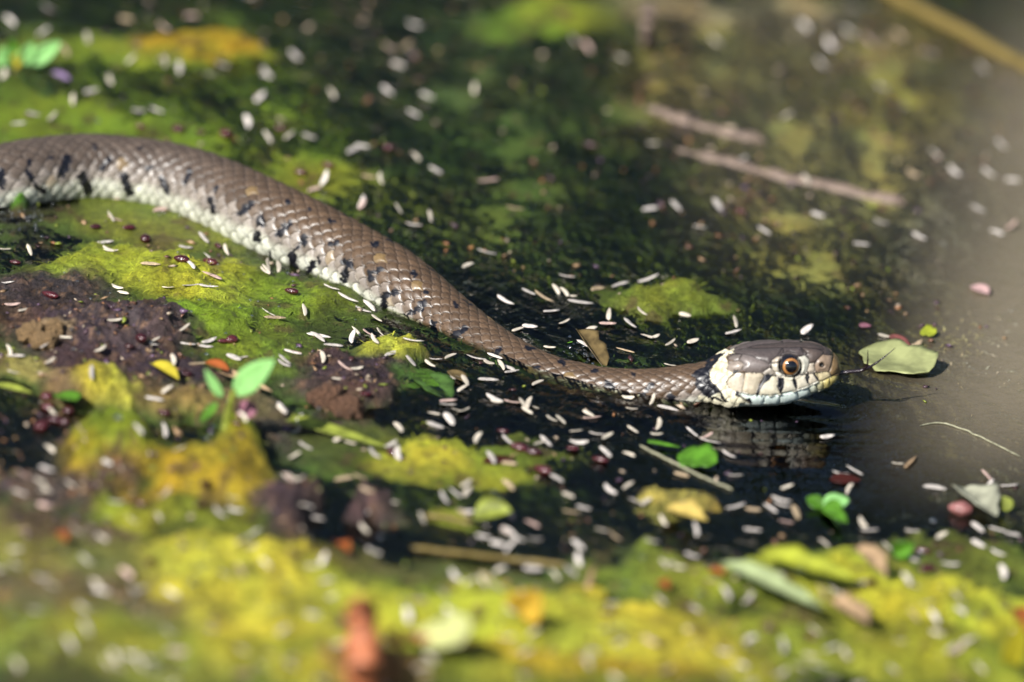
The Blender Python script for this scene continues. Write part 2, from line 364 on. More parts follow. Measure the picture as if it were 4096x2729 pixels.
# straighten the head's frame, keep the body's own
T = np.gradient(cen, s_all, axis=0); T /= np.linalg.norm(T, axis=1)[:, None]
wgt = sst(s_head-0.012, s_head+0.004, s_all)[:, None]
T = T*(1-wgt)+hf*wgt; T /= np.linalg.norm(T, axis=1)[:, None]
ker = np.ones(9)/9
T[20:-20] = np.stack([np.convolve(T[:, k], ker, 'same') for k in range(3)], 1)[20:-20]; T /= np.linalg.norm(T, axis=1)[:, None]
Z = np.array([0, 0, 1.0]); Uv = Z-(T@Z)[:, None]*T; Uv /= np.linalg.norm(Uv, axis=1)[:, None]
Lv = np.cross(T, Uv)
q = np.clip((s_all-(s_end-tip))/tip, 0, 1); kk = np.sqrt(np.maximum(1-q*q, 0))
hw = hw*kk**0.9; hh = hh*kk
NV = 320
phi = np.linspace(-math.pi, math.pi, NV, endpoint=False)
# half sections: (side, height) in units of half width / half height
hs = np.array([(0, 1.0), (.36, .985), (.62, .88), (.775, .66), (.83, .38), (.90, .08), (.985, -.22), (1.0, -.42), (.955, -.62), (.86, -.78), (.60, -.93), (.30, -.99), (0, -1.0)])
def half_curve(n):
    P = hs; ext = np.vstack([[-P[1, 0], P[1, 1]], P, [-P[-2, 0], P[-2, 1]]])
    t = np.linspace(0, len(P)-1, n); i = np.clip(np.floor(t).astype(int), 0, len(P)-2); f = (t-i)[:, None]
    p0, p1, p2, p3 = ext[i], ext[i+1], ext[i+2], ext[i+3]
    return 0.5*((2*p1)+(-p0+p2)*f+(2*p0-5*p1+4*p2-p3)*f**2+(-p0+3*p1-3*p2+p3)*f**3)
hc = half_curve(721)
# equal arc sampling so that the rows stay even
arc = np.concatenate([[0], np.cumsum(np.linalg.norm(np.diff(hc*[1, .92], axis=0), axis=1))]); arc /= arc[-1]
ua = np.abs(phi)/math.pi
hx = np.interp(ua, arc, hc[:, 0])*np.sign(phi); hy = np.interp(ua, arc, hc[:, 1])
bxs = np.sin(phi); bys = np.cos(phi)
# belly a little flattened
bys = np.where(bys < -0.75, -0.75-(np.abs(bys)-0.75)*0.6, bys)
sx = bxs[None]*(1-hb[:, None])+hx[None]*hb[:, None]; sy = bys[None]*(1-hb[:, None])+hy[None]*hb[:, None]
SNK = cen[:, None, :]+(sx*hw[:, None])[..., None]*Lv[:, None]+(sy*hh[:, None])[..., None]*Uv[:, None]
def grid_normals(G):
    du = np.gradient(G, axis=0); dv = (np.roll(G, -1, 1)-np.roll(G, 1, 1))
    n = np.cross(dv, du); n /= np.linalg.norm(n, axis=2)[..., None]+1e-15
    out = np.einsum('ijk,ijk->ij', n, G-cen[:, None, :])
    if np.median(out) < 0: n = -n
    return n
NRM = grid_normals(SNK)
# pixel of every vertex, with the far side mirrored to the near side so that both sides carry the pattern
rel = SNK-cen[:, None, :]
lat = np.einsum('ijk,ik->ij', rel, Lv)
MIR = SNK+np.where(lat < 0, -2*lat, 0)[..., None]*Lv[:, None]
PXX, PYY = proj(MIR)

# ------------------------------------------------------------------ snake: body scales
# rows: 19 over the back and sides, broad at the flanks
ab = np.abs(phi)
PMAX = math.radians(128)
tt = np.clip(ab/PMAX, 0, 1.0)
rows = np.sign(phi)*(12.3*tt-2.8*tt**2)              # rows widen toward the flank
Lu = np.where(s_all < s_head-0.03, 0.0039, 0.0039-0.0011*sst(s_head-0.03, s_head+0.002, s_all))
ph = np.concatenate([[0], np.cumsum(np.diff(s_all)/Lu[:-1])])
UU, VVr = np.meshgrid(ph, rows, indexing='ij')
best = np.full(UU.shape, -1.0); bi = np.zeros(UU.shape, np.int32); bj = np.zeros(UU.shape, np.int32)
bu = np.zeros(UU.shape); bv = np.zeros(UU.shape); gap = np.full(UU.shape, 9.0)
for dj in (-1, 0, 1):
    J = np.round(VVr).astype(int)+dj
    off = 0.5*(J % 2)
    I0 = np.round(UU-off)
    for di in (-1, 0, 1):
        I = I0+di
        u = UU-(I+off); v = VVr-J
        # outline of one scale, rounded toward the tail (-u)
        uu = np.where(u < 0, u/0.62, u/0.60); vv = v/0.98
        d = np.abs(uu)**1.9+np.abs(vv)**1.7
        hgt = 0.55-0.75*u-0.25*v*v+0.0
        gap = np.where((d >= 1) & (u < 0.05), np.minimum(gap, d), gap)
        hgt = np.where(d < 1, hgt, -1)
        g = hgt > best
        best[g] = hgt[g]; bi[g] = I[g]; bj[g] = J[g]; bu[g] = u[g]; bv[g] = v[g]
dd = np.abs(bu/0.61)**1.9+np.abs(bv/0.98)**1.7
edge = sst(0.74, 0.95, dd)*(bu < 0.0)           # the free rear edge
rnd = hash2(bi, bj, 5)
best = np.where(best < 0, 0.1, best)
keel = np.exp(-(bv/0.10)**2)*sst(1.0, .6, np.abs(bv))*0.25*(np.abs(bj) < 7)
dome = 1-np.clip(dd, 0, 1)**1.5
sut_shade = 1-sst(1.0, 1.42, gap)  # suture line plus the shadow behind each overlapping scale edge
disp = (0.00046*best+0.00026*dome+0.00012*keel-0.00016*sut_shade)
scale_amp = (hw/0.0085)[:, None]
vent = np.abs(VVr) > 9.3
# broad belly scutes
bw = np.mod(ph[:, None], 1.0)
disp_v = 0.00035*(1-bw)+0.0*VVr
disp = np.where(vent, disp_v, disp)
# colours
def lerp(a, b, m): return a*(1-m[..., None])+b*m[..., None]
back = np.array([0.094, 0.058, 0.033]); side = np.array([0.25, 0.215, 0.185]); cream = np.array([0.60, 0.60, 0.50]); gray = np.array([0.088, 0.072, 0.062])
bja = np.abs(bj)
bc = np.zeros(UU.shape+(3,)); bc[...] = back
sfrac = np.clip((s_all-s_frame)/(s_head-s_frame), 0, 1)[:, None]
bc = lerp(bc, gray, (1-sst(0.25, 0.5, sfrac))*np.ones_like(UU)*0.6)
flank0 = 4.6+2.3*sst(0.55, 0.78, sfrac)-1.5*sst(0.93, 1.0, sfrac)+1.6*sst(.67, .76, sfrac)*sst(.95, .88, sfrac)
bc = lerp(bc, side, sst(flank0, flank0+2.0, bja+0.5*(rnd-.5)))
crm = sst(6.7, 7.9, bja+bv*np.sign(bj)*0.9+0.5*(rnd-.5)-0.5*sst(.6, .8, sfrac)-1.6*sst(.67, .76, sfrac)*sst(.95, .88, sfrac))
bc = lerp(bc, cream, crm)
bc = np.where(vent[..., None], np.array([.72, .72, .58]), bc)
bc *= (0.84+0.32*rnd)[..., None]
bc = lerp(bc, np.minimum(bc*1.7+0.05, 0.85), edge*(bja < 8)*0.6)           # pale rear edge
bc = lerp(bc, bc*0.35, np.maximum(sst(0.22, 0.02, best), sst(.84, 1.0, dd)*(bu > -.2)*.8)*0.9*(~vent))                       # dark skin between scales
bc = lerp(bc, bc*0.22, sut_shade*0.85*(~vent))  # dark suture, with the overlap shadow painted into the skin colour
ochre = (hash2(bi, bj, 9) > 0.965)*(bja > 2)*(bja < 8)
bc = lerp(bc, np.array([0.36, 0.24, 0.09]), ochre*0.35)
# black flank marks: photo positions as short strokes
MARKS = [((117, 645), (117, 665), 9), ((108, 690), (125, 715), 14), ((140, 745), (172, 762), 10), ((244, 695), (265, 640), 18), ((326, 705), (352, 760), 19), ((436, 640), (405, 673), 11), ((495, 705), (520, 765), 17), ((652, 712), (672, 763), 13), ((762, 688), (744, 732), 9), ((872, 752), (866, 765), 10), ((846, 800), (858, 842), 10), ((1008, 820), (966, 850), 13), ((1047, 875), (1050, 895), 16), ((1034, 935), (1036, 952), 14), ((2, 690), (8, 745), 14), ((590, 678), (612, 670), 7), ((373, 590), (380, 600), 8), ((558, 600), (570, 595), 7), ((198, 630), (206, 634), 7),
 ((1161, 897), (1120, 935), 14), ((1220, 958), (1214, 972), 15), ((1200, 982), (1178, 1004), 9), ((1174, 1015), (1182, 1072), 15), ((1086, 1005), (1088, 1042), 7), ((1258, 1056), (1236, 1086), 13), ((1276, 1030), (1281, 1045), 6), ((1350, 972), (1325, 980), 10), ((1382, 1048), (1408, 1062), 13), ((1388, 1078), (1383, 1108), 14), ((1368, 1116), (1388, 1120), 9), ((1490, 980), (1505, 984), 10), ((1484, 1096), (1490, 1118), 12), ((1500, 1092), (1527, 1080), 10), ((1592, 1170), (1545, 1180), 12), ((1541, 1190), (1539, 1236), 15), ((1696, 1214), (1682, 1234), 15), ((1675, 1238), (1646, 1254), 11), ((1652, 1095), (1662, 1106), 9), ((1735, 1295), (1737, 1312), 13), ((1699, 1320), (1697, 1350), 14), ((1860, 1318), (1830, 1340), 14), ((1828, 1345), (1812, 1382), 15), ((1815, 1222), (1826, 1230), 8), ((1321, 886), (1330, 892), 8), ((1145, 812), (1155, 815), 8), ((1235, 841), (1240, 845), 6), ((1700, 1170), (1712, 1176), 6),
 ((2002, 1402), (1978, 1424), 11), ((2242, 1450), (2256, 1456), 9), ((2106, 1396), (2120, 1404), 7), ((2138, 1471), (2160, 1471), 7), ((2428, 1535), (2446, 1548), 12), ((2605, 1546), (2588, 1562), 11), ((2578, 1577), (2565, 1577), 9), ((2678, 1584), (2690, 1592), 13), ((2372, 1487), (2388, 1488), 6), ((2528, 1497), (2540, 1500), 5), ((2004, 1300), (1990, 1290), 6)]
wob = 9*fbm(PXX/12, PYY/12, 3, 3)+5*sst(.7, 1.0, dd)-1.5
mark = np.zeros(UU.shape)
for (a, b, r) in MARKS:
    a = np.array(a, float); b = np.array(b, float)
    lo = np.minimum(a, b)-r-12; hi = np.maximum(a, b)+r+12
    nr = (PXX > lo[0]) & (PXX < hi[0]) & (PYY > lo[1]) & (PYY < hi[1])
    p = np.stack([PXX[nr], PYY[nr]], -1); ab_ = b-a
    t = np.clip(((p-a)@ab_)/max(ab_@ab_, 1e-6), 0, 1)
    d = np.linalg.norm(p-(a+t[:, None]*ab_), axis=1)+wob[nr]
    mark[nr] = np.maximum(mark[nr], 1-sst(r-2.0, r+1.0, d))
bc = lerp(bc, np.array([0.006, 0.006, 0.010]), mark)

# ------------------------------------------------------------------ snake: head plates
HX = (PXX-2750)*3.6215; HYY = (PYY-1330)*3.6215
hm = (s_all > s_head-0.012)
ri = np.where(hm)[0]; r0 = ri[0]
px_ = HX[r0:].ravel(); py_ = HYY[r0:].ravel()
def inside(poly, x, y):
    r = np.zeros(x.shape, bool); n = len(poly)
    for i in range(n):
        x1, y1 = poly[i]; x2, y2 = poly[(i+1) % n]
        if y1 == y2: continue
        c_ = ((y1 > y) != (y2 > y)) & (x < (x2-x1)*(y-y1)/(y2-y1)+x1); r ^= c_
    return r
def dpoly(poly, x, y, closed=True):
    d = np.full(x.shape, 1e9); n = len(poly)
    for i in range(n if closed else n-1):
        a = np.array(poly[i], float); b = np.array(poly[(i+1) % n], float); e = b-a
        t = np.clip(((x-a[0])*e[0]+(y-a[1])*e[1])/(e@e+1e-9), 0, 1)
        d = np.minimum(d, np.hypot(x-a[0]-t*e[0], y-a[1]-t*e[1]))
    return d
HB = np.array([0.062, 0.047, 0.042])
PL = [  # polygon, colour
 ([(640, 270), (860, 215), (1000, 225), (1380, 215), (1400, 290), (1300, 350), (1225, 400), (1190, 465), (1120, 420), (1000, 375), (920, 325), (800, 310), (700, 300)], (.080, .064, .060)),
 ([(1380, 215), (1640, 210), (1740, 290), (1700, 330), (1580, 350), (1500, 320), (1350, 335), (1300, 350)], (.072, .057, .054)),
 ([(1640, 210), (1860, 230), (1980, 280), (1960, 315), (1890, 390), (1840, 440), (1770, 440), (1750, 360), (1715, 300)], (.088, .066, .056)),
 ([(580, 390), (600, 350), (680, 315), (790, 310), (745, 390), (640, 420)], (.15, .125, .11)),
 ([(590, 470), (640, 425), (745, 395), (830, 465), (780, 550), (740, 560), (650, 575), (575, 540)], (.25, .205, .17)),
 ([(745, 390), (800, 310), (920, 325), (1000, 375), (1120, 420), (1190, 465), (1180, 520), (1060, 590), (860, 570), (780, 545), (830, 465)], (.165, .137, .126)),
 ([(1075, 585), (1220, 490), (1260, 610), (1180, 605), (1110, 620)], (.34, .30, .25)),
 ([(1225, 400), (1290, 350), (1350, 345), (1330, 430), (1225, 440)], (.40, .34, .27)),
 ([(1220, 450), (1330, 440), (1340, 520), (1360, 580), (1260, 570), (1220, 510)], (.52, .47, .38)),
 ([(1260, 570), (1360, 570), (1400, 630), (1340, 650), (1270, 620)], (.66, .62, .52)),
 ([(1600, 360), (1700, 330), (1765, 400), (1760, 480), (1720, 590), (1620, 600), (1650, 470)], (.52, .50, .42)),
 ([(1770, 450), (1840, 440), (1850, 540), (1830, 575), (1730, 590), (1750, 500)], (.42, .36, .28)),
 ([(1890, 390), (1960, 315), (2110, 330), (2095, 420), (2050, 570), (1860, 575), (1835, 480)], (.23, .165, .115)),
 ([(2115, 330), (2300, 340), (2330, 520), (2240, 620), (2080, 640), (2055, 570), (2090, 480)], (.19, .122, .055)),
 ([(565, 720), (600, 660), (690, 580), (820, 575), (790, 860), (690, 850), (600, 800)], (.46, .40, .31)),
 ([(830, 575), (1060, 590), (1110, 620), (1050, 700), (980, 900), (900, 895), (790, 855)], (.43, .37, .27)),
 ([(1110, 620), (1280, 620), (1300, 700), (1300, 800), (1345, 890), (1200, 915), (985, 905), (1040, 780)], (.62, .57, .43)),
 ([(1350, 640), (1540, 620), (1590, 800), (1580, 840), (1440, 880), (1345, 890)], (.62, .58, .46)),
 ([(1540, 620), (1720, 600), (1745, 750), (1760, 770), (1585, 830)], (.58, .53, .42)),
 ([(1720, 600), (1830, 580), (1890, 700), (1760, 770)], (.50, .44, .34)),
 ([(1830, 580), (2050, 570), (2075, 640), (1960, 705), (1890, 710)], (.44, .37, .22)),
]
LIP = [(740, 870), (900, 900), (985, 908), (1200, 920), (1345, 895), (1580, 845), (1760, 780), (1890, 716), (1960, 705), (2080, 640), (2180, 590)]
LOW = [(740, 870), (900, 900), (985, 908), (1200, 920), (1345, 895), (1580, 845), (1760, 780), (1890, 716), (1960, 705), (2080, 640), (2300, 590), (2300, 760), (1950, 815), (1780, 885), (1600, 960), (1430, 1010), (1340, 1020), (940, 1025), (880, 960)]
DIV = [[(1120, 925), (1110, 1010)], [(1340, 900), (1340, 1010)], [(1580, 850), (1610, 930)], [(1745, 790), (1790, 880)], [(1860, 745), (1885, 830)], [(1960, 705), (1975, 790)], [(2060, 660), (2065, 740)], [(1880, 600), (1905, 700)], [(1700, 330), (1640, 215)], [(1380, 215), (1000, 228), (860, 215)], [(1560, 300), (1480, 270), (1390, 290)], [(1640, 210), (1980, 250)]]
CRE = [(430, 470), (520, 330), (640, 262), (800, 195), (850, 215), (700, 295), (610, 320), (570, 390), (600, 470), (570, 540), (650, 575), (690, 580), (600, 660), (560, 720), (600, 805), (700, 850), (700, 905), (830, 960), (900, 1000), (960, 1200), (200, 1200), (150, 900), (340, 930), (500, 850), (440, 780), (345, 700), (335, 600), (390, 500)]
COLLAR = [(380, 430), (440, 375), (540, 310), (560, 325), (480, 400), (400, 490), (340, 560), (330, 640), (350, 720), (440, 780), (500, 860), (545, 940), (610, 1000), (550, 1005), (500, 950), (480, 880), (400, 880), (345, 930), (300, 945), (220, 890), (205, 860), (140, 820), (100, 750), (130, 680), (50, 645), (90, 600), (110, 560), (240, 530), (300, 440)]
BARS = [[(1110, 620), (1160, 600), (1240, 610), (1180, 690), (1110, 740), (1060, 830), (1030, 905), (980, 905), (1040, 760), (1065, 700)], [(1305, 650), (1350, 655), (1390, 645), (1400, 720), (1385, 820), (1350, 895), (1320, 850), (1295, 780)], [(1525, 650), (1545, 665), (1580, 700), (1592, 780), (1580, 835), (1545, 790), (1513, 700)], [(1713, 610), (1750, 605), (1767, 640), (1747, 745), (1720, 720), (1703, 660)], [(1805, 590), (1840, 588), (1890, 660), (1915, 700), (1880, 700), (1850, 660)], [(700, 848), (745, 855), (745, 900), (840, 955), (905, 940), (945, 1010), (870, 990), (790, 945), (695, 910)], [(675, 540), (765, 553), (690, 590), (655, 588)], [(340, 925), (400, 915), (500, 960), (560, 1000), (480, 985), (400, 945), (360, 990)]]
hcol = bc[r0:].reshape(-1, 3).copy(); hdis = disp[r0:].ravel().copy()
plate = np.zeros(px_.shape, bool); gro = np.full(px_.shape, 1e9)
zone = (px_ > 560)
top_ = inside([(600, 320), (820, 190), (1200, 100), (2400, 100), (2400, 700), (2000, 560), (1400, 500), (1100, 480), (700, 380)], px_, py_)
hcol[top_] = HB; plate |= top_
cr = inside(CRE, px_, py_)
hcol[cr] = np.array([.68, .63, .46])*(0.9+0.2*rnd[r0:].ravel()[cr][:, None])
hcol[cr] *= (1-0.55*sut_shade[r0:].ravel()[cr])[:, None]
yl = np.exp(-(((px_-450)/80)**2+((py_-560)/60)**2)); hcol = np.where(cr[:, None], hcol*(1-yl[:, None]*np.array([.02, .12, .45])), hcol)
for poly, c in PL:
    m = inside(poly, px_, py_); hcol[m] = c; plate |= m
    gro = np.minimum(gro, np.where(zone, dpoly(poly, px_, py_), 1e9))
low = inside(LOW, px_, py_); plate |= low
hcol[low] = np.array([.62, .71, .66]); fr_ = sst(1650, 2050, px_)*low
hcol = lerp(hcol, np.array([.46, .38, .13]), fr_)
und = (py_ > 1005) & (px_ > 750) & ~low; hcol[und] = (.60, .62, .52); plate |= und
for d_ in DIV: gro = np.minimum(gro, dpoly(d_, px_, py_, False))
liplow = dpoly(LIP, px_, py_, False)
gro = np.minimum(gro, liplow*0.8)
hcol *= (0.93+0.14*vn(px_/14, py_/14, 4))[:, None]
gl_ = plate*(1-sst(3.0, 9.0, gro)); hcol = lerp(hcol, hcol*0.28, gl_*0.9)
hdis = np.where(plate, 0.00008+0.00022*sst(0, 70, gro)-0.00022*(1-sst(2, 14, gro))-0.00016*(1-sst(3, 22, liplow)), hdis)
cm = inside(COLLAR, px_+8*fbm(px_/25, py_/25, 2, 8), py_+8*fbm(px_/25, py_/25, 2, 18)); hcol[cm] = (.007, .007, .011)
for b in BARS:
    m = inside(b, px_, py_); hcol[m] = (.006, .006, .010)
EYEZ = (1487, 487)
ed = np.hypot(px_-EYEZ[0], (py_-EYEZ[1])*1.06)
hcol[ed < 172] = (.012, .010, .012)
hdis = hdis-0.0011*(1-sst(130, 178, ed))+0.00022*np.exp(-((ed-196)/22)**2)
ndd = np.hypot(px_-1943, py_-470)
hcol = lerp(hcol, np.array([.012, .01, .009]), 1-sst(28, 42, ndd)); hdis = hdis-0.0007*(1-sst(15, 44, ndd))+0.0001*np.exp(-((ndd-56)/14)**2)
sh = bc[r0:].shape
# labels on the snout tip stay smooth where the section closes
bc[r0:] = hcol.reshape(sh); disp[r0:] = hdis.reshape(sh[:2])
amp = np.where((s_all < s_head)[:, None], scale_amp, 1.0)*np.clip((s_end-s_all)/0.0012, 0.15, 1)[:, None]
SNK = SNK+NRM*(disp*amp)[..., None]
nR = len(s_all)
Vv = SNK.reshape(-1, 3)
Fq = grid_faces(nR, NV, True)[:, ::-1]
tipc = SNK[-1].mean(0)+hf*0.00002; tailc = SNK[0].mean(0)
Vall = np.vstack([Vv, tipc, tailc]); it = len(Vv); j = np.arange(NV); jn = (j+1) % NV
tipF = np.stack([(nR-1)*NV+jn, (nR-1)*NV+j, np.full(NV, it), np.full(NV, it)], -1)
tailF = np.stack([j, jn, np.full(NV, it+1), np.full(NV, it+1)], -1)
call = np.vstack([bc.reshape(-1, 3), bc[-1].mean(0), bc[0].mean(0)])
base = unp(1500, 1100, 0.0)
snake = empty('grass_snake', (0, 0, 0))
tag(snake, 'grey-brown snake with black collar and flank marks swimming out over algae, tongue flicked out', 'snake')
me_body = mesh_obj('body', Vall, Fq, mat_skin(), snake, col=np.clip(call, 0.003, 0.9))
import bmesh
bm = bmesh.new(); bm.from_mesh(me_body.data); bm.verts.ensure_lookup_table()
for F_, cidx in ((tipF, it), (tailF, it+1)):
    for f in F_: bm.faces.new([bm.verts[int(f[0])], bm.verts[int(f[1])], bm.verts[cidx]]).smooth = True
bm.normal_update(); bm.to_mesh(me_body.data); bm.free()
snake_cen = cen; snake_r = hw

# eyes: dark ball, copper iris ring, round pupil
ex, ey = hz(*EYEZ)
def cap_mesh(R, a0, a1, n=40, m=8):
    V_ = []; th = np.linspace(a0, a1, m); az = np.linspace(0, 2*math.pi, n, endpoint=False)
    for t in th:
        for a in az: V_.append((R*math.sin(t)*math.cos(a), R*math.sin(t)*math.sin(a), R*math.cos(t)))
    return np.array(V_), grid_faces(m, n, True)
def mat_gloss(name, c, c2=None):
    return mat_plain(name, c, 0.06, 0.6, 0.3, 2500, 0.05, 0.00005, c2=c2, coat=1.0)
M_eyeb = mat_gloss('eye_black', (0.008, 0.006, 0.007)); M_pup = mat_gloss('pupil_black', (0.004, 0.004, 0.006))
M_iris = mat_plain('iris_copper', (0.34, 0.13, 0.03), 0.2, 0.5, 0.3, 3500, 0.3, 0.0001, c2=(0.55, 0.26, 0.08), coat=1.0)
for sgn in (1, -1):
    pe = to_plane(ex, ey, 0.0062)
    if sgn < 0:
        pe = pe-hl*2*((pe-HP)@hl)
    R_ = 0.00272
    nrm = hl*sgn*0.93+np.array([0, 0, 1])*0.22+hf*0.16; nrm /= np.linalg.norm(nrm)
    pc = pe-nrm*0.0011 if sgn > 0 else pe-nrm*0.0011
    e = empty('eye', pc); e.parent = snake
    e.rotation_mode = 'QUATERNION'; e.rotation_quaternion = Vector(nrm).to_track_quat('Z', 'Y')
    for nm, R2, a0, a1, mt in (('eyeball', R_, 0.0, 1.9, M_eyeb), ('iris', R_*1.012, 0.565, 0.80, M_iris), ('pupil', R_*1.012, 0.0, 0.54, M_pup)):
        V_, F_ = cap_mesh(R2, max(a0, 0.001), a1, 44, 14)
        mesh_obj(nm, V_, F_, mt, e)

def tube(path, rad, n=10, flat=1.0):
    path = np.asarray(path, float); rad = np.asarray(rad, float)
    T_ = np.gradient(path, axis=0); T_ /= np.linalg.norm(T_, axis=1)[:, None]+1e-12
    ref = np.array([0, 0, 1.0]) if abs(T_[:, 2]).mean() < 0.8 else np.array([0, 1.0, 0])
    B = np.cross(T_, ref); B /= np.linalg.norm(B, axis=1)[:, None]; N_ = np.cross(B, T_)
    a = np.linspace(0, 2*math.pi, n, endpoint=False)
    P = path[:, None]+rad[:, None, None]*(np.cos(a)[None, :, None]*B[:, None]+flat*np.sin(a)[None, :, None]*N_[:, None])
    V_ = np.vstack([P.reshape(-1, 3), path[0], path[-1]]); m = len(path)
    F_ = [tuple(int(k) for k in f) for f in grid_faces(m, n, True)]
    for k in range(n):
        F_.append((k, (k+1) % n, m*n)); F_.append(((m-1)*n+(k+1) % n, (m-1)*n+k, m*n+1))
    return V_, F_
def smooth_path(pts, n=24):
    pts = np.asarray(pts, float); t = np.linspace(0, len(pts)-1, n)
    ext = np.vstack([2*pts[0]-pts[1], pts, 2*pts[-1]-pts[-2]])
    i = np.clip(np.floor(t).astype(int), 0, len(pts)-2); f = (t-i)[:, None]
    p0, p1, p2, p3 = ext[i], ext[i+1], ext[i+2], ext[i+3]
    return 0.5*((2*p1)+(-p0+p2)*f+(2*p0-5*p1+4*p2-p3)*f**2+(-p0+3*p1-3*p2+p3)*f**3)
def joined(parts):
    Vs = []; Fs = []; k = 0
    for V_, F_ in parts:
        Vs.append(V_); Fs += [tuple(int(i)+k for i in f) for f in F_]; k += len(V_)
    return np.vstack(Vs), Fs
def tz(x, y, off): return to_plane(np.array(2700+x/2.24), np.array(1300+y/2.24), off)
stem = smooth_path([tz(1395, 442, 0), tz(1480, 428, 0), tz(1570, 418, 0), tz(1650, 412, 0), tz(1700, 395, 0)], 20)
f1 = smooth_path([tz(1690, 400, .0003), tz(1718, 370, .0012), tz(1728, 310, .002), tz(1727, 225, .0025)], 16)
f2 = smooth_path([tz(1690, 402, -.0003), tz(1770, 362, -.0012), tz(1860, 300, -.002), tz(1975, 205, -.003)], 18)
V_, F_ = joined([tube(stem, np.linspace(.00062, .00052, 20), 10, .8), tube(f1, np.linspace(.0004, .00006, 16), 8), tube(f2, np.linspace(.00042, .00006, 18), 8)])
mesh_obj('tongue', V_, F_, mat_plain('tongue', (0.018, 0.010, 0.014), 0.2, 0.6, 0.3, 2000, coat=0.6), snake)

# ------------------------------------------------------------------ water
wx_ = axis_out(X0, X1, 0.0011, 3.2); wy_ = axis_out(Y0, Y1, 0.0013, 3.2)
WXg, WYg = np.meshgrid(wx_, wy_)
flat = np.stack([WXg.ravel(), WYg.ravel()], -1)
hz_ = np.zeros(len(flat))
sub = np.where((flat[:, 0] > X0-.01) & (flat[:, 0] < X1+.01) & (flat[:, 1] > Y0) & (flat[:, 1] < Y1))[0]
sel = np.arange(0, nR, 12); pc2 = snake_cen[sel]; pr2 = snake_r[sel]
dm = np.full(len(sub), 1e9)
for c_, r_ in zip(pc2, pr2):
    wr = math.sqrt(max(r_*r_-min(c_[2]**2, r_*r_), (0.3*r_)**2))
    dm = np.minimum(dm, np.hypot(flat[sub, 0]-c_[0], flat[sub, 1]-c_[1])-wr)
dm = np.maximum(dm, 0)
hz_[sub] = 0.0007*np.exp(-dm/0.0016)+0.00022*np.sin(dm*2*math.pi/0.0075+0.8)*np.exp(-dm/0.020)*sst(0, .003, dm)
hz_[sub] += 0.00030*sst(.5, 1.6, np.hypot((flat[sub, 0]-.066)/.035, (flat[sub, 1]+.075)/.05))*fbm(flat[sub, 0]*45, flat[sub, 1]*28, 2, 101)
pX, pY = proj(np.column_stack([flat, np.zeros(len(flat))]))
silt = 0.66*sst(0, 1, (pX-3420+0.22*(pY-1200))/760+0.12*fbm(flat[:, 0]*25, flat[:, 1]*14, 3, 111))*sst(2150, 1500, pY)
silt = np.maximum(silt, 0.10*sst(2500, 3100, pX+150*fbm(flat[:, 0]*20, flat[:, 1]*12, 2, 113))*sst(1300, 700, pY)); silt *= sst(0.4, 0.2, np.abs(flat[:, 1]))
head_d = np.hypot((pX-3150)/550, (pY-1800)/330)
chop = 0.10+0.75*sst(0.6, 1.5, head_d)
chop = np.clip(chop+0.5*sst(900, 200, pY), 0, 1.4)+1.1*np.exp(-(((pX-2050)/430)**2+((pY-1200)/190)**2))+1.0*np.exp(-(((pX-80)/260)**2+((pY-880)/120)**2))+.7*np.exp(-(((pX-2350)/420)**2+((pY-1640)/70)**2))
M_water = mat_water()
nwx, nwy = len(wx_), len(wy_); ntop = len(flat)
ring = np.concatenate([np.arange(nwx), nwx-1+nwx*np.arange(1, nwy), (nwy-1)*nwx+np.arange(nwx-2, -1, -1), nwx*np.arange(nwy-2, 0, -1)])
low_ = np.column_stack([flat[ring], np.full(len(ring), -0.06)]); nb_ = len(ring); kk_ = np.arange(nb_)
side_ = np.stack([ring, ntop+kk_, ntop+(kk_+1) % nb_, np.roll(ring, -1)], -1)
cv_ = np.array([[0, 0, -0.06]]); bot_ = np.stack([ntop+kk_[0:nb_:2], np.full(nb_//2, ntop+nb_), ntop+(kk_[0:nb_:2]+2) % nb_, ntop+(kk_[0:nb_:2]+1) % nb_], -1)
ex_ = np.zeros(nb_+1)
o = mesh_obj('water', np.vstack([np.column_stack([flat, hz_]), low_, cv_]), np.vstack([grid_faces(nwy, nwx), side_, bot_]), M_water, attrs={'silt': np.concatenate([silt, ex_]), 'chop': np.concatenate([chop, ex_])}); tag(o, kind='structure')

# ------------------------------------------------------------------ thicket on the far bank, mirrored dark in the water
NL = 17000
lx = rng.uniform(-6, 6, NL); ly = rng.uniform(2.6, 5.5, NL); lz = rng.uniform(0, 1, NL)**0.85*(2.05+0.8*fbm(lx*0.9, ly*0.2, 3, 201))+0.1
ls = rng.uniform(0.035, 0.10, NL)
axs = rng.normal(size=(NL, 3)); axs /= np.linalg.norm(axs, axis=1)[:, None]; b2 = np.cross(axs, rng.normal(size=(NL, 3))); b2 /= np.linalg.norm(b2, axis=1)[:, None]
cc = np.stack([lx, ly, lz], -1)
LVt = np.stack([cc-axs*ls[:, None], cc+b2*ls[:, None]*.45, cc+axs*ls[:, None], cc-b2*ls[:, None]*.45], 1).reshape(-1, 3)
M_thk = mat_plain('thicket_leaf', (0.035, 0.055, 0.012), 0.5, 0.3, 0.5, 3)
o = mesh_obj('thicket', LVt, np.arange(NL*4).reshape(-1, 4), M_thk, smooth=False); tag(o, 'dark leafy thicket on the far bank mirrored in the pond', None, None, 'stuff')

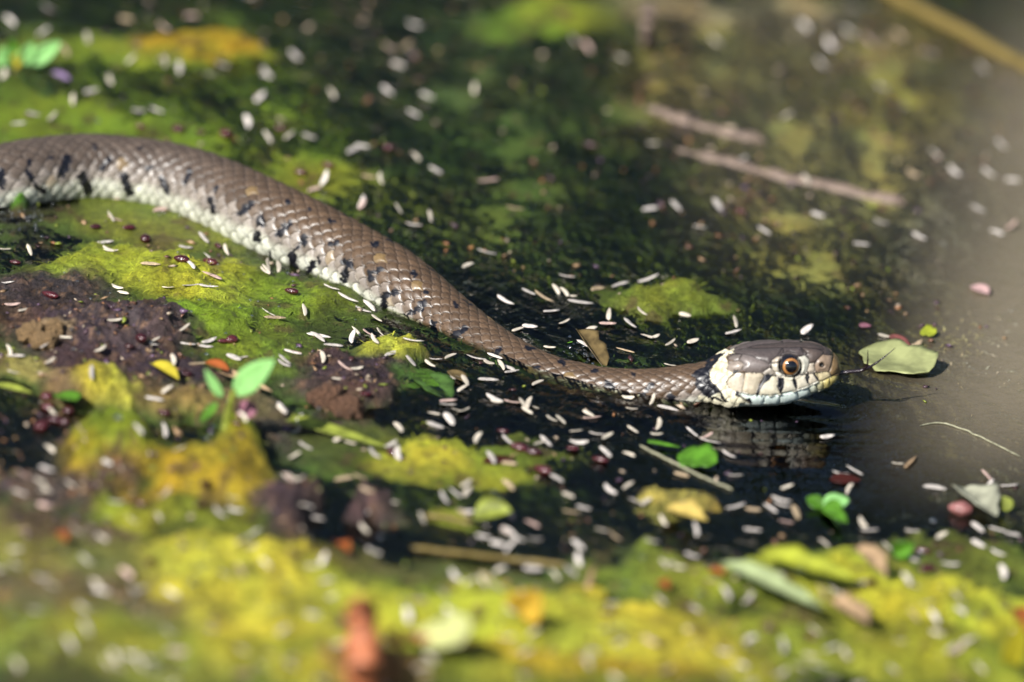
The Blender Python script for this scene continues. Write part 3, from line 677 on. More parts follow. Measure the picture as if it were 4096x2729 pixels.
# ------------------------------------------------------------------ floating petals
def petal_mesh(k):
    r = np.random.default_rng(100+k)
    n, m = 9, 8
    t = np.linspace(-1, 1, n); bend = r.uniform(-.18, .18); wv = r.uniform(.088, .135); asym = r.uniform(-.25, .25)
    V_ = []
    for x in t:
        w = wv*max(1-abs(x)**3.0, 0.0)**0.62*(1+asym*x)
        w = max(w, 0.012)
        for a in np.linspace(0, 2*math.pi, m, endpoint=False):
            yy = math.cos(a)*w; zz = math.sin(a)*w*0.42
            if math.sin(a) > 0.5: zz -= 0.035*(1-abs(x)) * 0.9
            V_.append((x*0.5, yy+bend*(1-x*x)*0.6, zz+0.10*r.uniform(.3, 1)*0.35*x*x))
    F_ = [tuple(int(i) for i in f) for f in grid_faces(n, m, True)]
    F_.append(tuple(range(m-1, -1, -1))); F_.append(tuple((n-1)*m+i for i in range(m)))
    me = bpy.data.meshes.new('petal'); me.from_pydata(V_, [], F_); me.validate()
    me.polygons.foreach_set('use_smooth', np.ones(len(me.polygons), bool)); me.update()
    return me
M_petals = {'white': mat_plain('petal_white', (0.76, 0.69, 0.62), 0.45, 0.4, 0.10, 6, 0.3, 0.02, 0.12, 0.4), 'tan': mat_plain('petal_tan', (0.50, 0.38, 0.24), 0.5, 0.35, 0.2, 6, 0.3, 0.02, 0.1, 0.25), 'pink': mat_plain('petal_pink', (0.66, 0.47, 0.40), 0.5, 0.35, 0.15, 6, 0.3, 0.02, 0.1, 0.2)}
PM = {}
for mk in M_petals:
    for k in range(6):
        me = petal_mesh(k); me.materials.append(M_petals[mk]); PM[mk, k] = me
# (zoomed x, zoomed y, angle on the photograph with y down, length) per photo crop: origin and zoom
PET = {
 (1700, 1100, 1.96): [(930,205,35,180),(810,145,25,110),(1020,150,60,60),(1085,165,50,80),(1140,170,10,80),(1215,225,8,200),(1355,125,-10,110),(1530,100,-18,150),(1745,65,-25,190),(1110,20,10,140),(630,215,30,150),(990,295,-5,130),(1090,385,-25,100),(820,415,5,120),(730,440,-20,90),(1430,395,0,130),(1440,350,-85,90),(1305,445,-25,90),(1605,400,40,120),(1740,492,15,60),(1790,492,-15,70),(1920,550,-35,70),(2100,535,-20,80),(975,578,5,80),(1240,555,30,110),(1370,595,20,110),(1570,605,15,140),(1920,718,10,90),(200,655,-25,80),(400,665,15,150),(500,690,25,90),(545,650,20,120),(75,670,5,120),(40,710,35,80),(590,745,60,60),(640,740,20,130),(680,770,-10,110),(205,820,5,150),(310,860,60,80),(295,915,-35,100),(495,835,3,160),(885,862,-25,55),(1590,965,5,80),(1775,1015,-70,55),(1900,1065,15,170),(545,980,25,150),(690,1005,8,150),(760,1040,60,80),(800,1080,35,100),(815,1045,-70,70),(250,1070,15,90),(300,1070,-20,60),(180,1000,-5,140),(180,1028,3,140),(995,1140,30,70),(1060,1155,45,80),(1310,1130,-5,150),(1280,1098,30,60),(1620,1060,5,80),(180,1160,55,120),(85,1190,20,140),(70,1100,10,60),(1820,1210,-75,90),(1815,1255,0,80),(945,1320,45,120),(1205,1315,2,160),(1185,1235,-5,80),(1350,1255,8,140),(1430,1285,-30,90),(2090,1250,40,110),(2200,1280,-25,110),(2230,1320,15,180),(1410,1410,45,100),(510,1480,60,110),(660,1505,5,150),(650,1315,40,110),(415,1315,-60,70),(1595,1420,20,90)],
 (900, 750, 2.09): [(335,725,40,100),(360,685,80,50),(435,705,85,80),(890,850,20,140),(1025,960,25,180),(1155,1035,22,140),(1200,1020,45,130),(1265,1115,35,70),(415,1115,2,170),(360,1070,30,120),(650,1090,80,75),(780,1260,10,190),(770,1290,35,140),(1090,1235,50,100),(1070,1290,-75,110),(1205,1230,30,110),(1250,1310,55,90),(1300,1240,50,90),(560,1395,15,160),(495,1485,30,130),(75,1440,25,130),(900,1365,5,160),(1575,1290,8,170),(1410,1415,-15,160),(1545,1490,50,110),(1000,1530,35,150),(805,1460,80,70),(1135,170,-70,110),(1580,320,8,150),(1710,280,80,70),(2030,670,-25,80),(2190,550,15,180)],
 (0, 450, 2.09): [(960,900,20,150),(920,910,60,100),(1700,1080,50,120),(1550,1155,8,130),(875,1100,-8,150),(905,1150,25,80),(1255,1298,3,160),(1580,1300,45,110),(1760,1260,40,160),(1770,1385,22,170),(1610,1465,-5,160),(1740,1500,5,150),(1405,1475,0,80),(2220,1350,50,90),(940,725,20,110),(1340,835,-10,140),(55,1440,-8,120),(240,1195,70,60),(40,1155,0,100),(1910,1035,30,90),(980,1480,20,70),(1890,1190,70,70)],
 (0, 1000, 1.426): [(260,575,-40,100),(860,555,10,100),(880,545,-30,70),(1050,490,-40,60),(1060,550,8,110),(1165,570,10,100),(1190,530,-20,90),(1330,625,25,90),(1135,660,-5,120),(980,660,80,60),(1620,660,40,80),(1670,595,12,100),(520,745,85,90),(70,320,-5,90),(45,600,70,60),(90,620,0,110),(280,660,-30,60),(75,725,15,70),(465,1060,50,80),(265,1260,20,110),(130,1300,30,90),(1650,1320,35,110),(1600,940,40,70),(880,860,10,120),(600,1220,25,120),(930,1060,80,80),(780,1060,50,80)],
 (1100, 1400, 1.742): [(210,695,30,120),(695,755,45,110),(175,540,-80,90),(45,450,50,100),(800,680,-30,120),(860,770,80,90),(1115,535,20,140),(1215,510,60,100),(1960,910,30,90),(1620,970,45,90),(95,910,35,130),(590,900,20,100),(480,920,-10,160),(210,1130,20,140),(290,1180,15,140),(640,1010,20,130),(650,1170,-25,120),(1440,1220,30,130),(1620,1270,30,130),(1620,1165,40,100),(1790,1225,25,110),(1450,1310,10,100),(1690,1320,30,110),(1810,1330,5,110),(1550,1360,15,120),(1250,1020,40,130),(1340,1020,-50,80),(690,1410,25,150),(1180,1060,60,90),(2060,1140,10,150),(2150,1110,15,100),(1330,1130,5,120),(1310,1160,30,110)],
 (2600, 1700, 1.524): [(1160,300,10,110),(1245,295,30,120),(1510,245,5,50),(1735,395,8,150),(2190,378,-5,120),(2070,400,-60,80),(1215,420,-60,70),(800,460,15,140),(730,520,35,110),(800,490,20,120),(630,525,5,120),(520,510,-15,140),(625,650,5,130),(255,805,20,110),(800,790,5,120),(1340,650,0,130),(1300,615,60,60),(1600,655,5,100),(1590,830,25,130),(1995,640,40,90),(2120,650,15,130),(2210,680,10,100),(2120,800,25,110),(1830,860,5,140),(885,560,70,90),(830,600,10,100),(455,1080,65,120),(590,1090,-50,110),(375,980,10,140),(1300,980,-10,150),(1035,1070,70,90),(1180,1090,50,80),(610,1340,-30,130),(800,1380,80,150),(1030,1480,15,130),(1490,1510,35,120),(1880,1390,-30,110),(1110,1400,-20,90),(450,1400,10,150),(1600,1190,50,130),(1880,1150,30,130),(1730,1210,60,100),(2140,940,80,80),(1560,970,60,90),(80,610,60,60),(270,670,80,90),(1780,700,-30,70),(2000,740,30,90),(190,315,15,110),(520,315,0,80),(480,190,30,90),(2050,330,50,80)],
 (0, 1900, 1.681): [(300,220,15,140),(520,400,35,140),(845,685,40,130),(680,800,15,130),(800,840,5,130),(940,790,-20,150),(1700,430,-30,160),(1480,280,40,120),(1610,690,60,120),(1510,690,30,110),(880,1230,8,150),(1010,1255,8,140),(560,910,30,170),(570,1060,60,140),(1130,1080,40,150),(460,1190,60,130),(280,700,10,160),(1150,820,30,150),(790,1320,40,160),(1820,1240,20,160),(2100,970,10,150),(1640,1350,-5,200),(2300,1160,0,190),(580,600,40,120),(160,390,-10,140),(130,160,20,140),(1100,160,-50,100),(780,200,5,150),(1200,1200,-10,180),(2170,610,-70,110),(1580,240,15,150)],
 (1300, 1900, 1.681): [(1080,700,35,120),(1150,760,35,120),(1330,840,60,150),(630,850,-5,160),(1650,690,40,130),(1400,640,5,180),(330,520,25,150),(550,980,80,120),(1250,520,-50,170),(880,700,50,150),(100,1160,-10,180),(1220,1120,0,140),(1770,1310,80,120),(2190,1120,30,140),(2290,1330,-20,160),(1710,610,80,90),(1700,490,40,110),(660,1360,10,190),(830,970,60,110),(2200,470,10,120),(1950,430,40,130),(1920,110,40,110),(2100,190,20,140),(1230,390,30,120),(650,320,70,70)],
 (2400, 0, 1.388): [(1280,260,60,110),(1230,370,50,100),(1490,240,50,110),(1380,190,40,110),(1570,490,20,120),(1130,160,50,90),(2120,400,50,100),(1970,960,45,110),(2160,970,40,90),(2290,1010,5,120),(1860,870,40,80),(1740,970,30,90),(1140,1020,60,70),(420,1160,50,90),(280,1170,-10,110),(555,1270,10,100),(910,1290,35,80),(1210,1200,20,90),(1560,1240,20,110),(1450,1365,5,110),(1770,1320,30,80),(2200,1300,20,100),(2280,1270,-40,90),(650,1160,60,80),(2100,1170,30,80),(1410,50,20,140),(2230,820,50,80),(1660,210,40,90),(780,890,-20,110)],
 (1000, 0, 1.471): [(270,340,40,90),(820,290,30,90),(910,290,-40,90),(870,390,20,120),(970,150,20,110),(1980,300,60,100),(810,545,40,80),(1040,570,25,110),(960,680,30,110),(100,440,50,80),(350,810,20,110),(660,870,10,90),(610,900,-30,80),(100,830,60,90),(970,940,50,70),(1090,1010,30,110),(700,1050,8,90),(770,1080,80,70),(430,1090,-70,130),(380,1130,-20,80),(650,1220,-70,80),(960,1330,10,110),(1560,1235,10,120),(1400,1080,-8,150),(1320,550,90,70),(870,1250,60,70)],
 (0, 0, 1.9617): [(75,190,45,150),(380,75,30,110),(340,275,-40,130),(500,430,60,110),(680,350,80,80),(1290,225,40,130),(1500,140,0,150),(990,165,10,110),(1030,500,-50,100),(1280,530,80,100),(1400,570,85,110),(865,660,70,90),(720,730,-15,150),(570,830,90,80),(1660,590,0,100),(1750,520,20,110),(2095,605,20,110),(2310,460,50,110),(2040,790,-50,120),(260,910,12,150),(145,990,-5,130),(1090,880,3,150),(1230,880,20,140),(410,950,-50,80),(1930,990,75,130),(2100,1110,60,100),(2270,1090,-40,90),(20,620,-70,80)],
 (2700, 1300, 2.24): [(520,90,-15,150),(160,165,-20,100),(530,20,80,80),(1180,80,-40,140),(1870,110,15,70),(2150,190,-25,120),(1365,1015,-10,120)],
}
sinT, cosT = math.sin(TH), math.cos(TH)
PETPOS = []
for (ox, oy, zm), lst in PET.items():
    for (zx, zy, an, ln) in lst: PETPOS.append((ox+zx/zm, oy+zy/zm, an, ln/zm))
def place_petal(i, px, py, an, ln, obj=None):
    p = on_ground(px, py)
    sc_ = np.dot(p-C0, FW)/DIST*MPP
    blur = 0.058*abs(np.dot(p-C0, FW)-2.995)/3.0
    L = np.clip(ln*sc_*1.1-blur*0.7, 0.0036, 0.0064)
    a = math.radians(an)-RO                      # to the level frame
    dx = L*math.cos(a); dy = -L*math.sin(a)      # screen right, screen up
    Lw = np.random.default_rng(i).uniform(0.0046, 0.0060); Lw = max(Lw, L)
    R = math.sqrt(max(Lw*Lw-dx*dx, dy*dy, 1e-10))
    be = math.asin(min(1, abs(dy)/R))-TH
    if be < 0: R = abs(dy)/sinT; be = 0
    be = min(be, math.radians(38))
    sg = 1 if dy >= 0 else -1
    v = np.array([dx, sg*R*math.cos(be), sg*R*math.sin(be)])
    Lr = np.linalg.norm(v)
    Lr = float(np.clip(Lr, 0.0036, 0.0068))
    d = Vector(v).normalized()
    rr = np.random.default_rng(1000+i)
    up = Vector((rr.normal(0, .25), rr.normal(0, .25), 1)); s_ = up.cross(d).normalized(); u_ = d.cross(s_)
    M = Matrix((d, s_, u_)).transposed().to_4x4()
    width = rr.uniform(0.9, 1.25)*0.0052/Lr
    M = M @ Matrix.Diagonal((Lr, Lr*width, Lr*width, 1))
    lift = 0.0004+abs(v[2])*0.5
    M.translation = Vector((p[0], p[1], p[2]+lift))
    return M, p
LANDMARKS = [(1040, 1500, 'the big seedling leaf'), (650, 1510, 'the yellow curled leaf'), (865, 1480, 'the orange leaf scrap'), (160, 1360, 'the tan soil crumbs'), (1340, 1650, 'the brown soil crumbs'), (1350, 1745, 'the broad yellow-green grass leaf'), (1745, 1545, 'the dull green sunken leaf'), (1830, 1510, 'the small brown floating leaf'), (2370, 1420, 'the brown dead leaf behind the neck'), (2650, 1200, 'the small algae island behind the neck'), (2790, 1840, 'the bright green floating leaf'), (2750, 1900, 'the thin grey slanting stem'), (3310, 2040, 'the green leaf sprig'), (3600, 1450, 'the pale leaf by the tongue'), (3380, 1925, 'the dark red leaf on dark water'), (3900, 2030, 'the grey-white folded leaf'), (2000, 1850, 'the dark red leaf on algae'), (1980, 2080, 'the folded yellow-green leaf'), (2750, 2070, 'the straw-yellow leaf'), (1420, 2080, 'the purple mud clump'), (1780, 2560, 'the pale square leaf'), (1450, 2560, 'the rust-red stalk'), (2130, 2410, 'the golden crumpled leaf'), (2330, 2410, 'the yellow lobed leaf'), (3080, 2370, 'the silvery green leaf'), (3220, 2300, 'the lime-yellow leaf'), (3390, 2480, 'the pinkish tan dead leaf'), (3480, 2280, 'the tan crumpled leaf'), (3610, 2200, 'the upright yellow-green leaf'), (4080, 2520, 'the vivid orange scrap'), (250, 2165, 'the orange scrap on mud'), (1370, 2205, 'the rusty orange scrap'), (2650, 2358, 'the orange-red scrap'), (900, 1800, 'the seedling lump'), (450, 1750, 'the green and yellow lump'), (210, 1670, 'the purple berries'), (2820, 500, 'the shorter twig'), (3150, 700, 'the long sunken twig'), (2590, 110, 'the upright twig stub'), (3850, 150, 'the reed stalk'), (90, 200, 'the far green sprouts'), (800, 170, 'the orange-yellow far algae'), (250, 315, 'the lilac petal'), (1500, 1000, 'the snake\'s back'), (2500, 1490, 'the snake\'s neck'), (600, 560, 'the top of the snake\'s thick body'), (2240, 100, 'the far bright algae patch'), (3920, 1165, 'the lone pale pink petal'), (3850, 1750, 'the fine curving stem'), (1170, 1170, 'the cream flank of the snake'), (1950, 2240, 'the long straw-coloured stem')]
def petal_region(px, py):
    lvl = py-0.123*(px-2048)
    dl = [math.hypot((px-a)*0.8, (py-b)*1.3) for a, b, _ in LANDMARKS]; k = int(np.argmin(dl)); near = LANDMARKS[k][2]
    how = 'close beside ' if dl[k] < 110 else ('near ' if dl[k] < 260 else 'some way from ')
    if lvl > 2050: w, g = 'on foreground algae', 'petals on the foreground algae'
    elif px > 3350 and lvl < 1800: w, g = 'on murky water', 'petals on the murky water'
    else:
        body = np.interp(px, [0, 383, 957, 1474, 1857, 2210, 2720, 3300], [690, 680, 810, 1070, 1300, 1480, 1560, 1500])
        if py < body: w, g = 'in green algae', 'petals behind the snake'
        elif px < 1250: w, g = 'on moss and mud', 'petals on the mound and mud'
        else: w, g = 'on dark water', 'petals on the dark water'
    return w+' '+how+near, g
nP = 0; keepers = []
for i, (px, py, an, ln) in enumerate(PETPOS):
    keepers.append((ln, i))
keepers.sort(reverse=True); indiv = set(i for _, i in keepers[:300])
LV_, LF_ = [], []
litter = []
for i, (px, py, an, ln) in enumerate(PETPOS):
    M, p = place_petal(i, px, py, an, ln)
    rr = random.Random(i); u = rr.random()
    kindc = 'white' if u < 0.74 else ('tan' if u < 0.87 else 'pink')
    if i in indiv:
        o = bpy.data.objects.new('petal', PM[kindc, rr.randrange(6)]); COL.objects.link(o); o.matrix_world = M
        where, g = petal_region(px, py)
        sz = o.matrix_world.to_scale(); tilt = abs(o.matrix_world.col[0].normalized().z)
        tag(o, ('upturned ' if tilt > .3 else '')+('long ' if sz[0] > .0058 else ('stubby ' if sz[0] < .0045 else ''))+{'white': 'white', 'tan': 'tan', 'pink': 'pinkish'}[kindc]+' petal '+' '.join(where.split()[:12]), 'petal', g)
    else: litter.append(M)
# the smaller remaining petals, as scattered litter
def dens(px, py):
    lvl = py-0.123*(px-2048)
    return 1.0 if lvl > 2000 else (0.6 if lvl > 1500 else 0.12)
while len(litter) < 230:
    px = rng.uniform(-100, 4200); py = rng.uniform(-60, 2780)
    if rng.random() > dens(px, py): continue
    if 2650 < px < 3750 and 1280 < py < 1950: continue
    body_top = np.interp(px, [0, 383, 957, 1474, 1857, 2210, 2720, 3300], [560, 530, 650, 900, 1180, 1410, 1450, 1370]); body_bot = np.interp(px, [0, 622, 909, 1283, 1617, 1904, 2312, 2720, 3300], [830, 840, 950, 1150, 1320, 1450, 1550, 1640, 1640])
    if body_top-15 < py < body_bot+15: continue
    M, p = place_petal(5000+len(litter), px, py, rng.uniform(-40, 60), rng.uniform(35, 75))
    litter.append(M)
Vs, Fs = [], []; k0 = 0
for q_, M in enumerate(litter):
    me = PM['white', q_ % 6]; n_ = len(me.vertices); c_ = np.empty(n_*3); me.vertices.foreach_get('co', c_)
    c_ = c_.reshape(-1, 3)*0.85; A = np.array(M); Vs.append(c_@A[:3, :3].T+A[:3, 3])
    Fs += [tuple(v+k0 for v in f.vertices) for f in me.polygons]; k0 += n_
M_lit = mat_plain('petal_litter', (0.62, 0.55, 0.44), 0.5, 0.35, 0.35, 120, 0.3, 0.0003, 0.1)
o = mesh_obj('petal_litter', np.vstack(Vs), Fs, M_lit); tag(o, 'small pale petal fragments scattered over algae and water', None, None, 'stuff')

# ------------------------------------------------------------------ seeds
def blob_mesh(seed, n=10, m=12, rough=0.08, pear=0.2):
    r = np.random.default_rng(seed); V_ = []
    for i in range(n+1):
        t = math.pi*i/n
        for j_ in range(m):
            a = 2*math.pi*j_/m
            f = 1+rough*r.normal()*0.5*math.sin(t)
            V_.append((math.cos(t)*(1), math.sin(t)*math.cos(a)*f*(1+pear*math.cos(t)), math.sin(t)*math.sin(a)*f*(1+pear*math.cos(t))))
    F_ = [tuple(int(k) for k in f) for f in grid_faces(n+1, m, True)]
    me = bpy.data.meshes.new('seed'); me.from_pydata(V_, [], F_); me.validate(); me.polygons.foreach_set('use_smooth', np.ones(len(me.polygons), bool)); me.update()
    return me
M_seed = mat_plain('seed_red', (0.065, 0.010, 0.013), 0.22, 0.55, 0.5, 2, 0.2, 0.05, 0, 0.5, coat=0.5)
SM = [blob_mesh(s) for s in range(4)]
for me in SM: me.materials.append(M_seed)
SEEDS = [(560,520,20,60),(710,528,0,45),(800,540,30,60),(900,545,0,40),(1120,525,10,70),(1310,670,10,70),(1200,700,10,70),(380,925,-10,60),(515,922,-12,70),(580,965,60,45),(870,998,50,50),(725,1048,15,80),(840,1058,20,80),(1165,1178,15,70),(200,1190,25,90),(60,1060,10,50),(310,610,10,40),(890,1380,-5,55),(925,1372,-20,45),(945,1710,10,50),(745,1510,0,50),(2010,1735,10,50),(2075,1800,20,90),(2130,1820,15,90),(2170,1890,25,110),(2290,1805,0,60),(2400,1850,15,80),(1570,1825,0,40),(185,1600,0,40),(190,1640,0,45),(170,1710,0,45),(215,1690,0,45),(270,1655,0,40),(255,1700,0,45),(160,1720,0,40),(560,1400,20,40),(1460,1600,0,60),(650,1680,20,70),(800,2045,-15,70),(560,2035,15,70),(600,2260,-25,70),(820,1960,-20,60),(3075,2525,10,80),(3240,2570,30,70),(2430,2460,10,70),(2960,855,20,60),(3430,430,-20,60),(3690,2220,10,90),(3710,2290,-10,90),(3480,2350,-40,80),(2860,2290,-20,60),(1040,395,0,50),(1550,600,10,60),(2360,590,15,80),(1440,2660,0,60)]
def frame_m(p, d, up=(0, 0, 1), sc=(1, 1, 1)):
    d = Vector(d).normalized(); s_ = Vector(up).cross(d)
    if s_.length < 1e-4: s_ = Vector((0, 1, 0)).cross(d)
    s_.normalize(); u_ = d.cross(s_)
    M = Matrix((d, s_, u_)).transposed().to_4x4() @ Matrix.Diagonal((*sc, 1)); M.translation = Vector([float(x) for x in p]); return M
def ground_dir(an):
    a = math.radians(an)-RO; v = np.array([math.cos(a), -math.sin(a)/sinT*0.5, 0]); return v/np.linalg.norm(v)
for i, (px, py, an, ln) in enumerate(SEEDS):
    p = on_ground(px, py, 0.0007); rr = random.Random(300+i)
    L = max(0.0014, min(0.0024, ln*MPP*0.42)); w = L*rr.uniform(.42, .6)
    if ln <= 45: L = 0.0016; w = 0.0014
    o = bpy.data.objects.new('seed', SM[i % 4]); COL.objects.link(o); o.matrix_world = frame_m(p, ground_dir(an), sc=(L, w, w*0.85))
    where, g = petal_region(px, py); tag(o, ('round ' if ln <= 45 else 'long ' if L > .0026 else '')+'dark red seed '+' '.join(where.split()[:12]), 'seed', g.replace('petals', 'seeds'))

# ------------------------------------------------------------------ leaves, blades and twigs
def leaf_geo(n=12, m=6, shape='leaf', curl=0.15, fold=0.25, wav=0.0, seed=0):
    """unit leaf along +X from the stalk at 0 to the tip at 1, real thickness"""
    r = np.random.default_rng(seed); V_ = []; top = []
    for i in range(n+1):
        t = i/n
        if shape == 'leaf': w = math.sin(math.pi*min(1, t**0.8))**0.75*0.5
        elif shape == 'round': w = math.sqrt(max(0, 1-(2*t-1)**2))*0.5
        elif shape == 'blade': w = 0.5*(1-t**3)*(0.75+0.25*min(1, t*6))
        else: w = 0.5*min(1, 0.35+t*1.2)*(1 if t < 0.8 else 1-(t-.8)*1.2)
        w = max(w, 0.015); ww = [w*(1+wav*1.6*math.sin(t*9+seed+sg_*2.1)+wav*1.1*math.sin(t*21+seed*3+sg_)) for sg_ in (-1, 1)]
        row = []
        for j_ in range(m+1):
            y = (j_/m*2-1)*(ww[0] if j_ < m/2 else ww[1])*(1+wav*0.12*r.normal())
            z = abs(y)*fold*2-0.02*math.cos(j_*math.pi)*wav+curl*(t*t) + wav*0.12*r.normal()*0.5
            row.append((t, y, z))
        V_ += row
    F_ = [tuple(int(k) for k in f) for f in grid_faces(n+1, m+1)]
    return np.array(V_), F_
def thick(V_, F_, th):
    n = len(V_); V2 = np.vstack([V_, V_-np.array([0, 0, th])]); F2 = list(F_)+[tuple(v+n for v in f[::-1]) for f in F_]
    cnt = {}
    for f in F_:
        for a, b in zip(f, f[1:]+f[:1]): cnt[(a, b)] = 1
    for (a, b) in list(cnt):
        if (b, a) not in cnt: F2.append((b, a, a+n, b+n))
    return V2, F2
def leaf(name, p, d, L, Wd, mat, up=(0, 0, 1), label=None, cat='leaf', parent=None, group=None, **kw):
    V_, F_ = leaf_geo(**kw); V_ = V_*np.array([L, Wd, min(L, Wd*1.5)]); V_, F_ = thick(V_, F_, 0.00018)
    M = frame_m((0, 0, 0), d, up); A = np.array(M)[:3, :3]
    V_ = V_@A.T
    if parent is None:
        o = mesh_obj(name, V_, F_, mat); o.location = [float(x) for x in p]
        tag(o, label, cat, group)
    else:
        o = mesh_obj(name, V_+np.asarray(p)-np.array(parent.location), F_, mat, parent)
    return o
def lf_mat(name, c, tr=0.3, rough=0.4, var=0.2, sc=400, spec=0.4): return mat_plain(name, c, rough, spec, var, sc, 0.25, 0.0004, tr)
M_lgreen = lf_mat('leaf_bright_green', (0.30, 0.60, 0.20), .3, .45, .12); M_lgreen2 = lf_mat('leaf_green', (0.085, 0.22, 0.018), .25, .4, .4, 300); M_lpale = lf_mat('leaf_pale', (0.30, 0.32, 0.14), .2, .35, .35, 160)
M_yel = lf_mat('leaf_yellow', (0.52, 0.44, 0.04), .3); M_ygr = lf_mat('leaf_yellow_green', (0.26, 0.30, 0.045), .3, .45, .35, 250); M_brn = lf_mat('leaf_brown', (0.12, 0.085, 0.035), .15, .3, .5, 350); M_pink = lf_mat('petal_rose', (0.30, 0.13, 0.17), .3)
M_org = lf_mat('scrap_orange', (0.36, 0.10, 0.025), .3); M_tan = lf_mat('leaf_tan', (0.36, 0.245, 0.14), .2, .5, .45, 250); M_cream = lf_mat('leaf_cream', (0.54, 0.56, 0.24), .35, .45, .3, 200); M_red = lf_mat('scrap_red', (0.055, 0.012, 0.008), .2); M_purple = lf_mat('petal_lilac', (0.34, 0.24, 0.40), .25)
# endpoints on the photograph -> a leaf lying on what is there, lifted at the tip where it stands up
def leaf_px(name, a, b, wpx, mat, label, lift_a=0.0006, rise=0.0, cat='leaf', group=None, up=None, **kw):
    pa = on_ground(*a, lift_a)
    zb = pa[2]+rise
    pb = unp(np.array(float(b[0])), np.array(float(b[1])), zb)
    d = pb-pa; L = np.linalg.norm(d)
    return leaf(name, pa, d, L, wpx*MPP, mat, up or (0, -0.25, 1), label, cat, None, group, **kw)
# seedling on the green lump
sp0 = on_ground(905, 1700, -0.001)
seedling = empty('seedling', sp0); tag(seedling, 'bright green seedling with one big leaf sprouting from a yellow algae lump', 'seedling')
def at_depth(px, py, ref):   # the point on that line of sight at the same distance into the scene as ref
    d = ray(np.array(float(px)), np.array(float(py))); t = (ref[1]-C0[1])/d[1]; return C0+d*t
sa = at_depth(925, 1600, sp0); sb = at_depth(940, 1560, sp0)
V_, F_ = tube(smooth_path([sp0, at_depth(915, 1650, sp0), sa, sb], 14), np.linspace(.0012, .0006, 14), 8)
mesh_obj('stem', V_-sp0, F_, M_ygr, seedling)
la = at_depth(935, 1575, sp0); lb = at_depth(1104, 1428, sp0)+np.array([0, -.002, 0]); leaf('leaf', la, lb-la, np.linalg.norm(lb-la), .0062, M_lgreen, (-.35, -1, .5), parent=seedling, shape='leaf', curl=.05, fold=.12, seed=1)
la = at_depth(890, 1590, sp0); lb = at_depth(820, 1478, sp0); leaf('leaf', la, lb-la, np.linalg.norm(lb-la), .0024, M_lgreen, (-.3, -1, .4), parent=seedling, shape='leaf', curl=-.05, fold=.15, seed=2)
la = at_depth(870, 1610, sp0); lb = at_depth(800, 1690, sp0); leaf('leaf', la, lb-la, np.linalg.norm(lb-la), .0022, M_lgreen2, (-.3, -1, .4), parent=seedling, shape='leaf', curl=.05, fold=.15, seed=3)
# sprouts far left
sq0 = on_ground(90, 270, -.001)
spr = empty('sprout', sq0); tag(spr, 'blurred tuft of small green sprouting leaves beyond the snake\'s thick body', 'sprout')
for k, (a, b, w, mt) in enumerate([((60, 260), (0, 190), .004, M_lgreen), ((60, 270), (40, 150), .0035, M_lgreen2), ((90, 260), (130, 165), .004, M_lgreen), ((120, 255), (245, 165), .0045, M_lgreen), ((60, 250), (70, 215), .004, M_lgreen), ((40, 280), (90, 200), .003, M_yel), ((20, 275), (-40, 230), .005, M_lgreen)]):
    la = at_depth(*a, sq0); lb = at_depth(*b, sq0); leaf('leaf', la, lb-la, np.linalg.norm(lb-la), w, mt, (.2, -1, .5), parent=spr, shape='leaf', curl=.08, fold=.2, seed=20+k)
# pale round leaf in front of the snout, with its lower half-lobe
leaf_px('floating_leaf', (3462, 1405), (3715, 1500), 270, M_lpale, 'pale yellow-green rounded leaf floating just beyond the snake\'s tongue', 0.0010, 0, shape='round', curl=0.04, fold=0.06, wav=.07, seed=5, n=30, m=10)
leaf_px('sunken_leaf', (3600, 1450), (3745, 1545), 170, lf_mat('leaf_murky', (0.34, 0.32, 0.15), .1), 'murky olive half leaf sunk under the pale rounded leaf', -0.0012, 0, shape='round', curl=0.0, fold=0.02, wav=.05, seed=6)
leaf_px('floating_leaf', (2710, 1832), (2868, 1858), 170, M_lgreen2, 'glossy bright green rounded leaf floating beside the snake\'s reflection', 0.0009, 0, shape='round', curl=.05, fold=.10, wav=.10, seed=7)
leaf_px('grass_leaf', (2590, 1778), (2725, 1790), 22, M_lgreen2, 'short bright green grass blade floating beside the bright green leaf', 0.0008, 0, cat='grass blade', shape='blade', curl=.0, fold=.1, seed=8)
leaf_px('sunken_leaf', (1690, 1490), (1800, 1600), 150, lf_mat('leaf_sunk', (0.06, 0.12, 0.025), .2, .4, .5, 250), 'dull green leaf half sunk beside the purple mud and dark water', -0.0005, 0, shape='leaf', curl=.0, fold=.08, wav=.05, seed=9)
leaf_px('grass_leaf', (1155, 1703), (1545, 1790), 75, M_ygr, 'broad yellow-green grass blade browning at its end, lying on algae', 0.0014, 0, cat='grass blade', shape='blade', curl=.02, fold=.12, seed=10)
leaf_px('dead_leaf', (2305, 1368), (2425, 1470), 95, M_brn, 'brown curled dead leaf poking out of water behind the snake\'s neck', 0.0030, -0.0032, shape='leaf', curl=-.1, fold=.3, wav=.1, seed=11, up=(.6, -1, .6))
leaf_px('green_scrap', (2268, 1387), (2290, 1368), 14, M_lgreen2, 'tiny bright green scrap beside the brown dead leaf', 0.001, 0.001, shape='leaf', curl=.1, fold=.1, seed=12, cat='leaf scrap')
leaf_px('yellow_leaf', (600, 1497), (715, 1535), 65, M_yel, 'bright yellow curled leaf lying on mud beside the seedling', 0.002, 0, shape='leaf', curl=.2, fold=.35, seed=13)
leaf_px('orange_leaf', (820, 1472), (915, 1490), 60, M_org, 'reddish-orange leaf scrap under a white petal on the mud', 0.0012, 0, shape='leaf', curl=.1, fold=.2, seed=14)
leaf_px('tan_strip', (880, 1515), (1090, 1570), 50, M_tan, 'tan strip of dead leaf lying behind the big seedling leaf', 0.0014, 0, shape='blade', curl=.05, fold=.2, seed=15)
